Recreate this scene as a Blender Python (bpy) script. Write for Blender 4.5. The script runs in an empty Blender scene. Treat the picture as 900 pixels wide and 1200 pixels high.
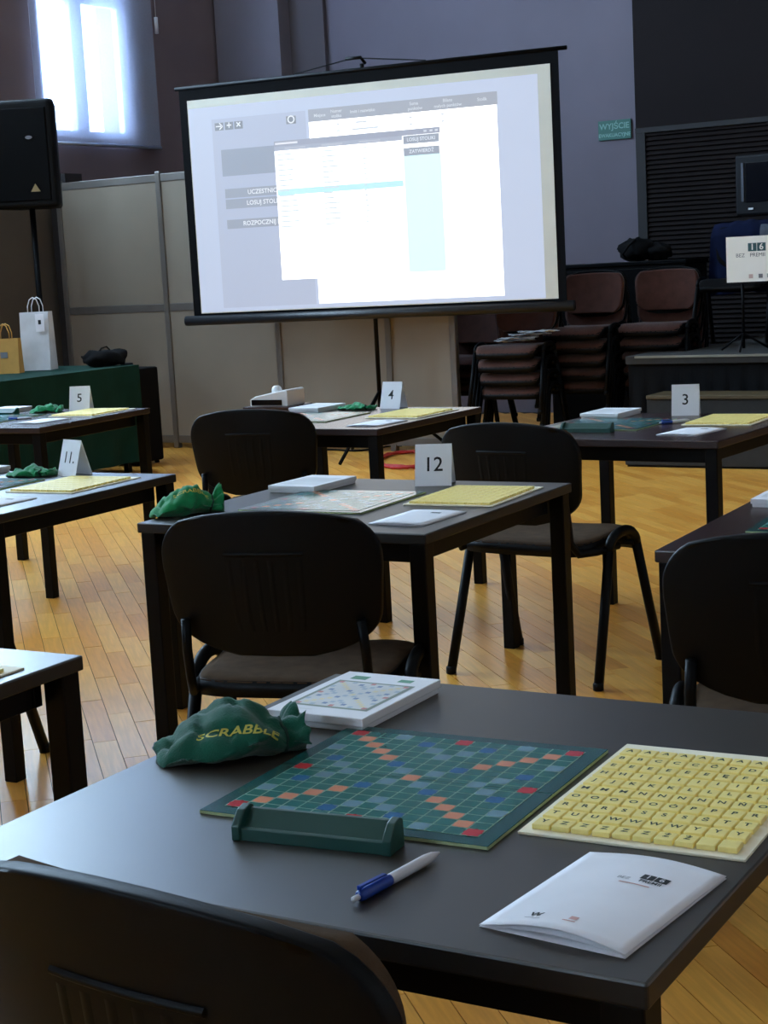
import bpy, bmesh, math, random
from mathutils import Vector, Matrix
from mathutils.bvhtree import BVHTree

# ------------------------------------------------------------------ camera, world, light, exposure
scene = bpy.context.scene
COL = scene.collection
PI = math.pi
random.seed(7)

CAM_H, FOC, PITCH, ROLL = 1.348, 1944.0, 0.1485, -0.0538
cam_data = bpy.data.cameras.new('camera')
cam_data.sensor_fit = 'HORIZONTAL'; cam_data.sensor_width = 36.0
cam_data.lens = 36.0 * FOC / 900.0
cam_data.clip_start = 0.05; cam_data.clip_end = 100
cam = bpy.data.objects.new('camera', cam_data); COL.objects.link(cam)
C_F = Vector((0, math.cos(PITCH), -math.sin(PITCH)))
_up = Vector((0, math.sin(PITCH), math.cos(PITCH))); _rt = Vector((1, 0, 0))
C_R = _rt * math.cos(ROLL) + _up * math.sin(ROLL)
C_U = -_rt * math.sin(ROLL) + _up * math.cos(ROLL)
C_P = Vector((0, 0, CAM_H))
cam.matrix_world = Matrix(((C_R.x, C_U.x, -C_F.x, C_P.x), (C_R.y, C_U.y, -C_F.y, C_P.y),
                           (C_R.z, C_U.z, -C_F.z, C_P.z), (0, 0, 0, 1)))
scene.camera = cam

SKY_STRENGTH = 36.0
world = bpy.data.worlds.new('overcast_sky'); scene.world = world
world.use_nodes = True
world.node_tree.nodes['Background'].inputs[0].default_value = (0.60, 0.79, 1.0, 1)
world.node_tree.nodes['Background'].inputs[1].default_value = SKY_STRENGTH

ROOM = math.radians(-32.0)              # the hall is turned against the camera axis
S1_MIN, S1_MAX, S2_MIN, S2_MAX, CEIL = -9.5, 5.0, -4.0, 12.9, 6.9
# daylight windows along the long left wall: (s2 start, s2 end)
WINDOWS = [(10.33, 11.43), (8.20, 9.75), (5.40, 7.10), (2.80, 4.30)]
WIN_Z0, WIN_Z1 = 2.52, 6.3
def room(s1, s2, z=0.0):
    c, s = math.cos(ROOM), math.sin(ROOM)
    return Vector((s1 * c - s2 * s, s1 * s + s2 * c, z))
for (a, b) in WINDOWS:                  # sky portals in the window openings
    ld = bpy.data.lights.new('window_portal', 'AREA'); ld.shape = 'RECTANGLE'
    ld.size = WIN_Z1 - WIN_Z0; ld.size_y = b - a
    ld.cycles.is_portal = True
    lo = bpy.data.objects.new('window_portal', ld); COL.objects.link(lo)
    lo.location = room(S1_MIN - 0.24, (a + b) / 2, (WIN_Z0 + WIN_Z1) / 2)
    lo.rotation_euler = (0, -PI / 2, ROOM)

FILL_WIN = (-4.9, -3.6, 2.6, 4.9)     # unseen window added behind the camera as frontal fill light
ld = bpy.data.lights.new('window_portal', 'AREA'); ld.shape = 'RECTANGLE'
ld.size = FILL_WIN[1] - FILL_WIN[0]; ld.size_y = FILL_WIN[3] - FILL_WIN[2]; ld.cycles.is_portal = True
lo = bpy.data.objects.new('window_portal', ld); COL.objects.link(lo)  # portal for the added fill window
lo.location = room((FILL_WIN[0] + FILL_WIN[1]) / 2, S2_MIN - 0.24, (FILL_WIN[2] + FILL_WIN[3]) / 2)
lo.rotation_euler = (PI / 2, 0, ROOM + PI)

vs = scene.view_settings
vs.view_transform = 'Standard'; vs.look = 'None'; vs.gamma = 1.0; vs.use_curve_mapping = False
vs.exposure = -0.10
scene.cycles.max_bounces = 10
scene.cycles.diffuse_bounces = 6
scene.cycles.glossy_bounces = 4
scene.cycles.transparent_max_bounces = 12
scene.cycles.sample_clamp_indirect = 12.0
scene.cycles.caustics_reflective = False
scene.cycles.caustics_refractive = False

# ------------------------------------------------------------------ materials
MATS = {}
def lin(c):
    return tuple(((v / 255.0) / 12.92 if v / 255.0 <= 0.04045 else ((v / 255.0 + 0.055) / 1.055) ** 2.4) for v in c)
def mat(name, rgb, rough=0.6, metal=0.0, spec=0.5, vary=0.12, scale=8.0, bump=0.0, bscale=200.0, coat=0.0, sheen=0.0):
    """Principled surface with noise-driven colour variation and fine relief; rgb in 0..255 sRGB."""
    if name in MATS: return MATS[name]
    m = bpy.data.materials.new(name); m.use_nodes = True
    nt = m.node_tree; p = nt.nodes['Principled BSDF']
    c = lin(rgb)
    tc = nt.nodes.new('ShaderNodeTexCoord')
    n = nt.nodes.new('ShaderNodeTexNoise'); n.inputs['Scale'].default_value = scale; n.inputs['Detail'].default_value = 4
    nt.links.new(tc.outputs['Object'], n.inputs['Vector'])
    r = nt.nodes.new('ShaderNodeValToRGB')
    r.color_ramp.elements[0].position = 0.3; r.color_ramp.elements[1].position = 0.7
    r.color_ramp.elements[0].color = tuple(v * (1 - vary) for v in c) + (1,)
    r.color_ramp.elements[1].color = tuple(min(1, v * (1 + vary)) for v in c) + (1,)
    nt.links.new(n.outputs['Fac'], r.inputs['Fac']); nt.links.new(r.outputs['Color'], p.inputs['Base Color'])
    p.inputs['Roughness'].default_value = rough; p.inputs['Metallic'].default_value = metal
    p.inputs['Specular IOR Level'].default_value = spec
    p.inputs['Coat Weight'].default_value = coat
    p.inputs['Sheen Weight'].default_value = sheen
    if bump > 0:
        n2 = nt.nodes.new('ShaderNodeTexNoise'); n2.inputs['Scale'].default_value = bscale; n2.inputs['Detail'].default_value = 3
        nt.links.new(tc.outputs['Object'], n2.inputs['Vector'])
        b = nt.nodes.new('ShaderNodeBump'); b.inputs['Strength'].default_value = bump; b.inputs['Distance'].default_value = 0.002
        nt.links.new(n2.outputs['Fac'], b.inputs['Height']); nt.links.new(b.outputs['Normal'], p.inputs['Normal'])
    MATS[name] = m
    return m
def emit(name, rgb, strength):
    if name in MATS: return MATS[name]
    m = bpy.data.materials.new(name); m.use_nodes = True
    nt = m.node_tree; p = nt.nodes['Principled BSDF']
    p.inputs['Base Color'].default_value = (0.2, 0.2, 0.2, 1); p.inputs['Roughness'].default_value = 0.9
    p.inputs['Emission Color'].default_value = lin(rgb) + (1,); p.inputs['Emission Strength'].default_value = strength
    MATS[name] = m
    return m

M_BLACK_TOP = mat('black_table_laminate', (46, 40, 34), 0.36, spec=0.9, vary=0.06)
M_BROWN_TOP = mat('mahogany_table_laminate', (48, 26, 24), 0.27, spec=0.8, vary=0.12)
M_BLACK_EDGE = mat('black_table_edge', (12, 12, 14), 0.5, vary=0.05)
M_BROWN_EDGE = mat('mahogany_table_edge', (36, 18, 17), 0.5, vary=0.08)
M_BLACK_METAL = mat('black_coated_steel', (6, 6, 8), 0.45, spec=0.12, vary=0.05)
M_PLASTIC = mat('black_chair_plastic', (7, 7, 8), 0.46, spec=0.14, vary=0.05, bump=0.15, bscale=1200)
M_SEAT = mat('brown_grey_upholstery', (84, 68, 54), 0.95, spec=0.04, vary=0.15, scale=30, bump=0.5, bscale=900)
M_STACK = mat('red_brown_upholstery', (76, 46, 38), 0.95, spec=0.2, vary=0.15, scale=20, bump=0.5, bscale=900, sheen=0.2)
M_PAPER = mat('white_paper', (232, 230, 234), 0.75, vary=0.02, scale=20)
M_CARD = mat('white_card', (236, 235, 238), 0.7, vary=0.02, scale=20)
M_INK = mat('black_ink', (22, 22, 24), 0.7, vary=0.02)
M_INK_G = mat('grey_ink', (120, 120, 124), 0.7, vary=0.02)
M_INK_R = mat('faded_red_ink', (208, 162, 156), 0.7, vary=0.02)
M_INK_T = mat('teal_ink', (58, 92, 98), 0.7, vary=0.02)
M_TRAY = mat('cream_tray_card', (250, 240, 212), 0.7, vary=0.03, scale=12)
M_TILE = mat('yellow_tile_plastic', (250, 228, 140), 0.45, vary=0.05, scale=60)
M_TILE_INK = mat('dark_green_tile_ink', (50, 62, 40), 0.6, vary=0.02)
M_CLOTH = mat('green_bag_cotton', (15, 82, 63), 0.9, spec=0.2, vary=0.2, scale=40, bump=0.6, bscale=500, sheen=0.3)
M_CLOTH_B = mat('bright_green_bag_cotton', (18, 128, 74), 0.9, spec=0.2, vary=0.2, scale=40, bump=0.6, bscale=500, sheen=0.3)
M_GOLD = mat('yellow_bag_print', (196, 186, 84), 0.7, vary=0.05)
M_RACK = mat('dark_green_rack_plastic', (14, 66, 58), 0.42, vary=0.06, scale=10, bump=0.05, bscale=600)
M_BOARD = mat('teal_board_card', (30, 82, 80), 0.17, vary=0.10, scale=10)
M_CELL = mat('teal_board_cell', (38, 108, 100), 0.17, vary=0.08, scale=20)
M_LINE = mat('pale_board_line', (160, 196, 172), 0.17, vary=0.05)
M_TW = mat('red_board_cell', (196, 52, 58), 0.17, vary=0.05)
M_DW = mat('salmon_board_cell', (222, 146, 112), 0.17, vary=0.05)
M_TL = mat('blue_board_cell', (40, 104, 150), 0.17, vary=0.05)
M_DL = mat('pale_blue_board_cell', (118, 156, 168), 0.17, vary=0.05)
M_BOARD_EDGE = mat('pale_green_board_edge', (176, 190, 140), 0.5, vary=0.1, scale=40)
M_PEN_W = mat('white_pen_plastic', (214, 214, 220), 0.35, vary=0.02)
M_PEN_B = mat('blue_pen_plastic', (18, 62, 158), 0.32, vary=0.04)
M_WALL = mat('grey_blue_wall_paint', (103, 96, 106), 0.85, vary=0.05, scale=2.0, bump=0.1, bscale=80)
M_WALL_B = mat('grey_brown_wall_paint', (118, 102, 104), 0.85, vary=0.06, scale=2.0, bump=0.1, bscale=80)
M_WALL_P = mat('pale_wall_paint', (214, 208, 204), 0.85, vary=0.04, scale=2.0, bump=0.1, bscale=80)
M_WALL_LOW = mat('brown_dado_paint', (92, 82, 72), 0.85, vary=0.08, scale=2.0)
M_DARKWALL = mat('dark_brown_wall_cladding', (24, 18, 19), 0.8, spec=0.15, vary=0.08, scale=2.0)
M_SLAT = mat('dark_brown_wall_slat', (25, 18, 17), 0.75, spec=0.15, vary=0.1, scale=3.0)
M_CEIL = mat('off_white_ceiling', (206, 202, 196), 0.9, vary=0.03, scale=2.0)
M_PANEL = mat('cream_partition_panel', (130, 119, 104), 0.8, vary=0.04, scale=3.0)
M_ALU = mat('grey_aluminium', (110, 104, 98), 0.45, metal=0.4, vary=0.05)
M_GREEN_CLOTH = mat('dark_green_tablecloth', (13, 46, 37), 0.95, spec=0.15, vary=0.2, scale=6, bump=0.4, bscale=300)
M_BLACK_CLOTH = mat('black_drape_cloth', (12, 11, 12), 0.95, spec=0.15, vary=0.15, scale=6)
M_KRAFT = mat('kraft_paper', (196, 148, 74), 0.85, vary=0.06, scale=20)
M_RED = mat('red_cable', (170, 24, 20), 0.6, vary=0.05)
M_STEP = mat('grey_carpet_step', (44, 41, 38), 0.95, vary=0.12, scale=20, bump=0.3, bscale=300)
M_STEP_W = mat('brown_step_edge', (74, 58, 28), 0.6, vary=0.12, scale=10)
M_NAVY = mat('navy_cloth', (12, 22, 52), 0.95, spec=0.15, vary=0.25, scale=10)
M_GREYCLOTH = mat('slate_cloth', (84, 92, 104), 0.95, spec=0.15, vary=0.2, scale=14)
M_EXIT = mat('green_exit_sign', (14, 84, 72), 0.5, vary=0.03)
M_EXIT_T = mat('pale_exit_lettering', (104, 150, 140), 0.5, vary=0.02)
M_WHITEP = mat('white_device_plastic', (220, 220, 220), 0.4, vary=0.02)
M_WINFRAME = mat('white_window_frame', (200, 200, 205), 0.5, vary=0.03)
M_SCREENCLOTH = mat('white_screen_fabric', (214, 210, 196), 0.9, vary=0.02)
M_GLASSDARK = mat('dark_monitor_glass', (14, 14, 20), 0.15, vary=0.02)

def glass_mat():
    m = bpy.data.materials.new('clear_window_glass'); m.use_nodes = True
    nt = m.node_tree; out = nt.nodes['Material Output']; nt.nodes.remove(nt.nodes['Principled BSDF'])
    t = nt.nodes.new('ShaderNodeBsdfTransparent'); t.inputs[0].default_value = (0.92, 0.96, 0.98, 1)
    g = nt.nodes.new('ShaderNodeBsdfGlossy'); g.inputs['Roughness'].default_value = 0.02
    mx = nt.nodes.new('ShaderNodeMixShader'); mx.inputs[0].default_value = 0.06
    nt.links.new(t.outputs[0], mx.inputs[1]); nt.links.new(g.outputs[0], mx.inputs[2]); nt.links.new(mx.outputs[0], out.inputs[0])
    return m
def blind_mat():
    m = bpy.data.materials.new('translucent_blind_fabric'); m.use_nodes = True
    nt = m.node_tree; out = nt.nodes['Material Output']; nt.nodes.remove(nt.nodes['Principled BSDF'])
    tc = nt.nodes.new('ShaderNodeTexCoord')
    w = nt.nodes.new('ShaderNodeTexNoise'); w.inputs['Scale'].default_value = 60
    nt.links.new(tc.outputs['Object'], w.inputs['Vector'])
    r = nt.nodes.new('ShaderNodeValToRGB')
    r.color_ramp.elements[0].color = (0.50, 0.52, 0.62, 1); r.color_ramp.elements[1].color = (0.60, 0.62, 0.72, 1)
    nt.links.new(w.outputs['Fac'], r.inputs['Fac'])
    t = nt.nodes.new('ShaderNodeBsdfTransparent'); t.inputs[0].default_value = (0.9, 0.93, 1, 1)
    tl = nt.nodes.new('ShaderNodeBsdfTranslucent'); d = nt.nodes.new('ShaderNodeBsdfDiffuse')
    nt.links.new(r.outputs[0], tl.inputs[0]); nt.links.new(r.outputs[0], d.inputs[0])
    a = nt.nodes.new('ShaderNodeMixShader'); a.inputs[0].default_value = 0.90
    nt.links.new(tl.outputs[0], a.inputs[1]); nt.links.new(d.outputs[0], a.inputs[2])
    b = nt.nodes.new('ShaderNodeMixShader'); b.inputs[0].default_value = 0.55
    nt.links.new(a.outputs[0], b.inputs[1]); nt.links.new(t.outputs[0], b.inputs[2]); nt.links.new(b.outputs[0], out.inputs[0])
    return m
M_GLASS = glass_mat(); M_BLIND = blind_mat()

def plank_mat():
    m = bpy.data.materials.new('oak_parquet'); m.use_nodes = True
    nt = m.node_tree; p = nt.nodes['Principled BSDF']
    tc = nt.nodes.new('ShaderNodeTexCoord'); oi = nt.nodes.new('ShaderNodeObjectInfo'); geo = nt.nodes.new('ShaderNodeNewGeometry')
    add = nt.nodes.new('ShaderNodeMath'); add.operation = 'ADD'
    nt.links.new(oi.outputs['Random'], add.inputs[0]); nt.links.new(geo.outputs['Random Per Island'], add.inputs[1])
    fr = nt.nodes.new('ShaderNodeMath'); fr.operation = 'FRACT'; nt.links.new(add.outputs[0], fr.inputs[0])
    ramp = nt.nodes.new('ShaderNodeValToRGB')
    ramp.color_ramp.elements[0].color = lin((216, 142, 54)) + (1,); ramp.color_ramp.elements[1].color = lin((238, 174, 78)) + (1,)
    nt.links.new(fr.outputs[0], ramp.inputs['Fac'])
    mp = nt.nodes.new('ShaderNodeMapping'); mp.inputs['Scale'].default_value = (3, 45, 1)
    nt.links.new(tc.outputs['Object'], mp.inputs['Vector'])
    off = nt.nodes.new('ShaderNodeVectorMath'); off.operation = 'ADD'
    nt.links.new(mp.outputs[0], off.inputs[0]); nt.links.new(fr.outputs[0], off.inputs[1])
    n = nt.nodes.new('ShaderNodeTexNoise'); n.inputs['Scale'].default_value = 2.0; n.inputs['Detail'].default_value = 5
    nt.links.new(off.outputs[0], n.inputs['Vector'])
    mx = nt.nodes.new('ShaderNodeMix'); mx.data_type = 'RGBA'; mx.blend_type = 'MULTIPLY'
    mx.inputs['Factor'].default_value = 0.35
    r2 = nt.nodes.new('ShaderNodeValToRGB')
    r2.color_ramp.elements[0].position = 0.35; r2.color_ramp.elements[0].color = (0.55, 0.5, 0.42, 1); r2.color_ramp.elements[1].position = 0.65
    nt.links.new(n.outputs['Fac'], r2.inputs['Fac'])
    nt.links.new(ramp.outputs[0], mx.inputs[6]); nt.links.new(r2.outputs[0], mx.inputs[7])
    nt.links.new(mx.outputs[2], p.inputs['Base Color'])
    p.inputs['Roughness'].default_value = 0.30; p.inputs['Specular IOR Level'].default_value = 0.32
    bp = nt.nodes.new('ShaderNodeBump'); bp.inputs['Strength'].default_value = 0.06; bp.inputs['Distance'].default_value = 0.002
    nt.links.new(n.outputs['Fac'], bp.inputs['Height']); nt.links.new(bp.outputs[0], p.inputs['Normal'])
    return m
M_PLANK = plank_mat()
M_GAP = mat('dark_floor_joint', (52, 34, 18), 0.8, vary=0.1)

# ------------------------------------------------------------------ geometry helpers
def wob(p):
    """Smooth repeatable wobble in -1..1 for each axis."""
    x, y, z = p
    return Vector((math.sin(1.3 * x + 2.1 * y + .7) * math.cos(1.7 * z - .6 * x + 1.1), math.sin(1.9 * y - 1.1 * z + 2.3) * math.cos(1.4 * x + .9 * y),
                   math.sin(1.6 * z + 1.2 * x + .4) * math.cos(1.8 * y - .7 * z + 2.0)))
class MB:
    """Collects boxes, prisms, tubes and grids; build() links them as one mesh object."""
    def __init__(s): s.v = []; s.f = []; s.mi = []
    def add(s, vs, fs, mi=0):
        o = len(s.v); s.v += [tuple(v) for v in vs]
        for f in fs: s.f.append(tuple(o + i for i in f)); s.mi.append(mi)
        return s
    def box(s, x0, x1, y0, y1, z0, z1, mi=0):
        v = [(x0, y0, z0), (x1, y0, z0), (x1, y1, z0), (x0, y1, z0), (x0, y0, z1), (x1, y0, z1), (x1, y1, z1), (x0, y1, z1)]
        return s.add(v, [(0, 3, 2, 1), (4, 5, 6, 7), (0, 1, 5, 4), (1, 2, 6, 5), (2, 3, 7, 6), (3, 0, 4, 7)], mi)
    def prism(s, prof, axis, t0, t1, mi=0):
        """Profile of 2D points extruded along an axis ('x','y','z')."""
        def pt(a, b, t): return {'x': (t, a, b), 'y': (a, t, b), 'z': (a, b, t)}[axis]
        n = len(prof)
        v = [pt(a, b, t0) for a, b in prof] + [pt(a, b, t1) for a, b in prof]
        return s.add(v, [tuple(range(n))[::-1], tuple(range(n, 2 * n))] + [(i, (i + 1) % n, n + (i + 1) % n, n + i) for i in range(n)], mi)
    def tube(s, pts, r, seg=8, ry=None, caps=True, mi=0):
        """Tube along points; r is a radius or one for each point; ry flattens it to an oval."""
        pts = [Vector(p) for p in pts]; n = len(pts)
        rs = r if isinstance(r, (list, tuple)) else [r] * n
        vs = []; ref = None
        for i, p in enumerate(pts):
            d = (pts[min(i + 1, n - 1)] - pts[max(i - 1, 0)]).normalized()
            if ref is None:
                ref = Vector((0, 0, 1)) if abs(d.z) < 0.9 else Vector((1, 0, 0))
            a = (ref - d * ref.dot(d)).normalized(); ref = a
            b = d.cross(a)
            for k in range(seg):
                t = 2 * PI * k / seg
                vs.append(p + a * rs[i] * math.cos(t) + b * (ry if ry else rs[i]) * math.sin(t))
        fs = [(i * seg + k, i * seg + (k + 1) % seg, (i + 1) * seg + (k + 1) % seg, (i + 1) * seg + k) for i in range(n - 1) for k in range(seg)]
        if caps: fs += [tuple(range(seg))[::-1], tuple(range((n - 1) * seg, n * seg))]
        return s.add(vs, fs, mi)
    def lathe(s, prof, seg=20, mi=0):
        vs = []; fs = []
        for r, z in prof:
            for k in range(seg):
                t = 2 * PI * k / seg; vs.append((r * math.cos(t), r * math.sin(t), z))
        n = len(prof)
        for i in range(n - 1):
            for k in range(seg):
                fs.append((i * seg + k, i * seg + (k + 1) % seg, (i + 1) * seg + (k + 1) % seg, (i + 1) * seg + k))
        fs += [tuple(range(seg))[::-1], tuple(range((n - 1) * seg, n * seg))]
        return s.add(vs, fs, mi)
    def grid(s, fn, nu, nv, mi=0, closed_u=False):
        vs = [fn(i / nu if not closed_u else i / nu, j / nv) for j in range(nv + 1) for i in range(nu + (0 if closed_u else 1))]
        w = nu if closed_u else nu + 1
        fs = [(j * w + i, j * w + (i + 1) % w, (j + 1) * w + (i + 1) % w, (j + 1) * w + i) for j in range(nv) for i in range(nu)]
        return s.add(vs, fs, mi)
    def mesh(s, name, mats, smooth=False, bevel=0.0, bseg=2):
        me = bpy.data.meshes.new(name); me.from_pydata(s.v, [], s.f)
        for m in (mats if isinstance(mats, (list, tuple)) else [mats]): me.materials.append(m)
        for p, k in zip(me.polygons, s.mi): p.material_index = k
        bm = bmesh.new(); bm.from_mesh(me)
        bmesh.ops.recalc_face_normals(bm, faces=bm.faces)
        if bevel > 0:
            es = [e for e in bm.edges if len(e.link_faces) == 2 and e.calc_face_angle(0) > 0.5]
            bmesh.ops.bevel(bm, geom=es, offset=bevel, segments=bseg, affect='EDGES', profile=0.5)
        bm.to_mesh(me); bm.free()
        if smooth:
            for p in me.polygons: p.use_smooth = True
        me.update()
        return me
    def build(s, name, mats, parent=None, smooth=False, bevel=0.0, bseg=2, loc=None, rot=None):
        return link(name, s.mesh(name, mats, smooth, bevel, bseg), parent, loc, rot)
def link(name, mesh, parent=None, loc=None, rot=None):
    o = bpy.data.objects.new(name, mesh); COL.objects.link(o)
    if parent is not None: o.parent = parent
    if loc is not None: o.location = loc
    if rot is not None: o.rotation_euler = rot
    return o
def tag(o, label=None, cat=None, group=None, kind=None):
    for k, v in (('label', label), ('category', cat), ('group', group), ('kind', kind)):
        if v: o[k] = v
    return o
def thing(name, label, cat, loc=(0, 0, 0), rz=0.0, group=None):
    o = link(name, None, None, loc, (0, 0, rz))
    return tag(o, label, cat, group)
def copy_tree(o, parent=None):
    c = o.copy(); COL.objects.link(c)
    if parent is not None: c.parent = parent
    for ch in o.children: copy_tree(ch, c)
    return c
def struct(o): return tag(o, kind='structure')

_text = {}
def text_mesh(s, size, mat_, bold=0.0, depth=0.0, align='CENTER', shear=0.0):
    """Flat lettering in the XY plane, centred on the origin."""
    key = (s, size, mat_.name, bold, depth, align, shear)
    if key in _text: return _text[key]
    cu = bpy.data.curves.new('lettering', 'FONT'); cu.body = s; cu.size = size
    cu.align_x = align; cu.align_y = 'CENTER'; cu.offset = bold; cu.extrude = depth; cu.resolution_u = 3; cu.shear = shear
    o = bpy.data.objects.new('lettering', cu); COL.objects.link(o)
    bpy.context.view_layer.update()
    me = bpy.data.meshes.new_from_object(o.evaluated_get(bpy.context.evaluated_depsgraph_get()))
    bpy.data.objects.remove(o); bpy.data.curves.remove(cu)
    me.name = 'lettering'; me.materials.clear(); me.materials.append(mat_)
    _text[key] = me
    return me
def project(p):
    d = Vector(p) - C_P; z = d.dot(C_F)
    if z < 0.05: return None
    return 450 + FOC * d.dot(C_R) / z, 600 - FOC * d.dot(C_U) / z

# ------------------------------------------------------------------ the hall: floor, walls, ceiling, windows
RR = (0, 0, ROOM)
fl = struct(MB().box(S1_MIN - 0.3, S1_MAX + 0.3, S2_MIN - 0.3, S2_MAX + 0.3, -0.12, -0.004).build('floor', M_GAP, None, rot=RR))
PLANK_ANG = math.radians(-76.0); PW, PL = 0.070, 0.50
A_QUAD = [(-77, 1004), (759, 1153), (1047, 850), (400, 790)]
def in_quad(p, q):
    s = None
    for i in range(4):
        a, b = q[i], q[(i + 1) % 4]
        c = (b[0] - a[0]) * (p[1] - a[1]) - (b[1] - a[1]) * (p[0] - a[0])
        if s is None: s = c > 0
        elif (c > 0) != s: return False
    return True
def build_planks():
    ca, sa = math.cos(PLANK_ANG), math.sin(PLANK_ANG)
    rng = random.Random(3)
    cells = []
    corners = [room(a, b) for a in (S1_MIN, S1_MAX) for b in (S2_MIN, S2_MAX)]
    la = [c.x * ca + c.y * sa for c in corners]; lb = [-c.x * sa + c.y * ca for c in corners]
    inv = Matrix.Rotation(-ROOM, 2)
    j = int(min(lb) / PW)
    while j * PW < max(lb):
        off = rng.random() * PL
        i = int(min(la) / PL) - 1
        while i * PL < max(la):
            x, y = i * PL + off + PL / 2, j * PW + PW / 2
            w = Vector((x * ca - y * sa, x * sa + y * ca))
            s = inv @ w
            if S1_MIN < s.x < S1_MAX and S2_MIN < s.y < S2_MAX: cells.append((x, y, w))
            i += 1
        j += 1
    scored = []
    for k, (x, y, w) in enumerate(cells):
        p = project((w.x, w.y, 0))
        if p and 0 < p[0] < 900 and 480 < p[1] < 1200 and not in_quad(p, A_QUAD): scored.append((w.length, k))
    scored.sort(); chosen = {k for _, k in scored[:300]}
    g = 0.0011
    base = MB().box(-PL / 2 + g, PL / 2 - g, -PW / 2 + g, PW / 2 - g, -0.012, 0.0).mesh('plank', M_PLANK)
    far = MB()
    for k, (x, y, w) in enumerate(cells):
        if k in chosen:
            o = link('plank', base, fl, (0, 0, 0), (0, 0, PLANK_ANG - ROOM))
            s = inv @ w; o.location = (s.x, s.y, rng.uniform(-0.0003, 0.0003))
        else:
            z = rng.uniform(-0.0003, 0.0003)
            far.box(x - PL / 2 + g, x + PL / 2 - g, y - PW / 2 + g, y + PW / 2 - g, -0.012, z)
    o = far.build('parquet_planks', M_PLANK, fl, rot=(0, 0, PLANK_ANG - ROOM))
    tag(o, 'the remaining oak parquet strips of the hall floor', kind='stuff')
build_planks()

# long left wall with its windows
w = MB(); T = 0.32
edges = sorted([S2_MIN - 0.3] + [e for ab in WINDOWS for e in ab] + [S2_MAX + 0.3])
for k in range(0, len(edges), 2): w.box(S1_MIN - T, S1_MIN, edges[k], edges[k + 1], 0, CEIL)
for (a, b) in WINDOWS:
    w.box(S1_MIN - T, S1_MIN, a, b, 0, WIN_Z0); w.box(S1_MIN - T, S1_MIN, a, b, WIN_Z1, CEIL)
wl = struct(w.build('wall_left', M_WALL_B, rot=RR))
struct(MB().box(S1_MIN, S1_MIN + 0.025, S2_MIN, S2_MAX, 0, 2.08).build('trim_1', M_WALL_LOW, rot=RR))
struct(MB().box(S1_MIN - 0.05, S1_MAX + 0.3, S2_MAX, S2_MAX + 0.3, 0, CEIL).build('wall_back', M_WALL, rot=RR))
struct(MB().box(S1_MAX, S1_MAX + 0.3, S2_MIN - 0.3, S2_MAX + 0.3, 0, CEIL).build('wall_right', M_WALL_P, rot=RR))
fw0, fw1, fwz0, fwz1 = FILL_WIN
w = MB(); w.box(S1_MIN - 0.3, fw0, S2_MIN - 0.3, S2_MIN, 0, CEIL); w.box(fw1, S1_MAX + 0.3, S2_MIN - 0.3, S2_MIN, 0, CEIL)
w.box(fw0, fw1, S2_MIN - 0.3, S2_MIN, 0, fwz0); w.box(fw0, fw1, S2_MIN - 0.3, S2_MIN, fwz1, CEIL)
struct(w.build('wall_front', M_WALL_P, rot=RR))
r_ = struct(link('window_%d' % (len(WINDOWS) + 1), None, None, (0, 0, 0), RR))  # added fill window, out of view, brightens faces turned to the camera
y0 = S2_MIN - 0.2; fm = (fw0 + fw1) / 2
f = MB(); f.box(fw0, fw0 + .06, y0 - .03, y0 + .03, fwz0, fwz1); f.box(fw1 - .06, fw1, y0 - .03, y0 + .03, fwz0, fwz1)
f.box(fw0 + .06, fw1 - .06, y0 - .03, y0 + .03, fwz0, fwz0 + .06); f.box(fw0 + .06, fw1 - .06, y0 - .03, y0 + .03, fwz1 - .06, fwz1)
f.build('window_frame', M_WINFRAME, r_, bevel=0.006)
MB().box(fm - .06, fm + .06, y0 - .035, y0 + .035, fwz0 + .06, fwz1 - .06).build('mullion', M_WINFRAME, r_, bevel=0.006)
for (c, d) in ((fw0 + .06, fm - .06), (fm + .06, fw1 - .06)): MB().box(c, d, y0 - .004, y0 + .004, fwz0 + .06, fwz1 - .06).build('pane', M_GLASS, r_)
struct(MB().box(S1_MIN - 0.35, S1_MAX + 0.35, S2_MIN - 0.35, S2_MAX + 0.35, CEIL, CEIL + 0.25).build('ceiling', M_CEIL, rot=RR))
for n, (a, b) in enumerate(WINDOWS):
    r_ = struct(link('window_%d' % (n + 1), None, None, (0, 0, 0), RR))
    x0 = S1_MIN - 0.06
    f = MB()
    f.box(x0 - .03, x0 + .03, a, a + .06, WIN_Z0, WIN_Z1); f.box(x0 - .03, x0 + .03, b - .06, b, WIN_Z0, WIN_Z1)
    f.box(x0 - .03, x0 + .03, a + .06, b - .06, WIN_Z0, WIN_Z0 + .06); f.box(x0 - .03, x0 + .03, a + .06, b - .06, WIN_Z1 - .06, WIN_Z1)
    f.build('window_frame', M_WINFRAME, r_, bevel=0.006)
    mid = (a + b) / 2 - 0.04
    MB().box(x0 - .035, x0 + .035, mid - .075, mid + .075, WIN_Z0 + .06, WIN_Z1 - .06).build('mullion', M_WINFRAME, r_, bevel=0.006)
    for (c, d) in ((a + .06, mid - .075), (mid + .075, b - .06)):
        for (e, g) in ((WIN_Z0 + .06, 3.62), (3.72, WIN_Z1 - .06)):
            MB().box(x0 - .004, x0 + .004, c, d, e, g).build('pane', M_GLASS, r_)
    MB().box(x0 - .03, x0 + .03, a + .06, mid - .075, 3.62, 3.72).build('transom', M_WINFRAME, r_, bevel=0.006)
    MB().box(x0 - .03, x0 + .03, mid + .075, b - .06, 3.62, 3.72).build('transom', M_WINFRAME, r_, bevel=0.006)
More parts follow.
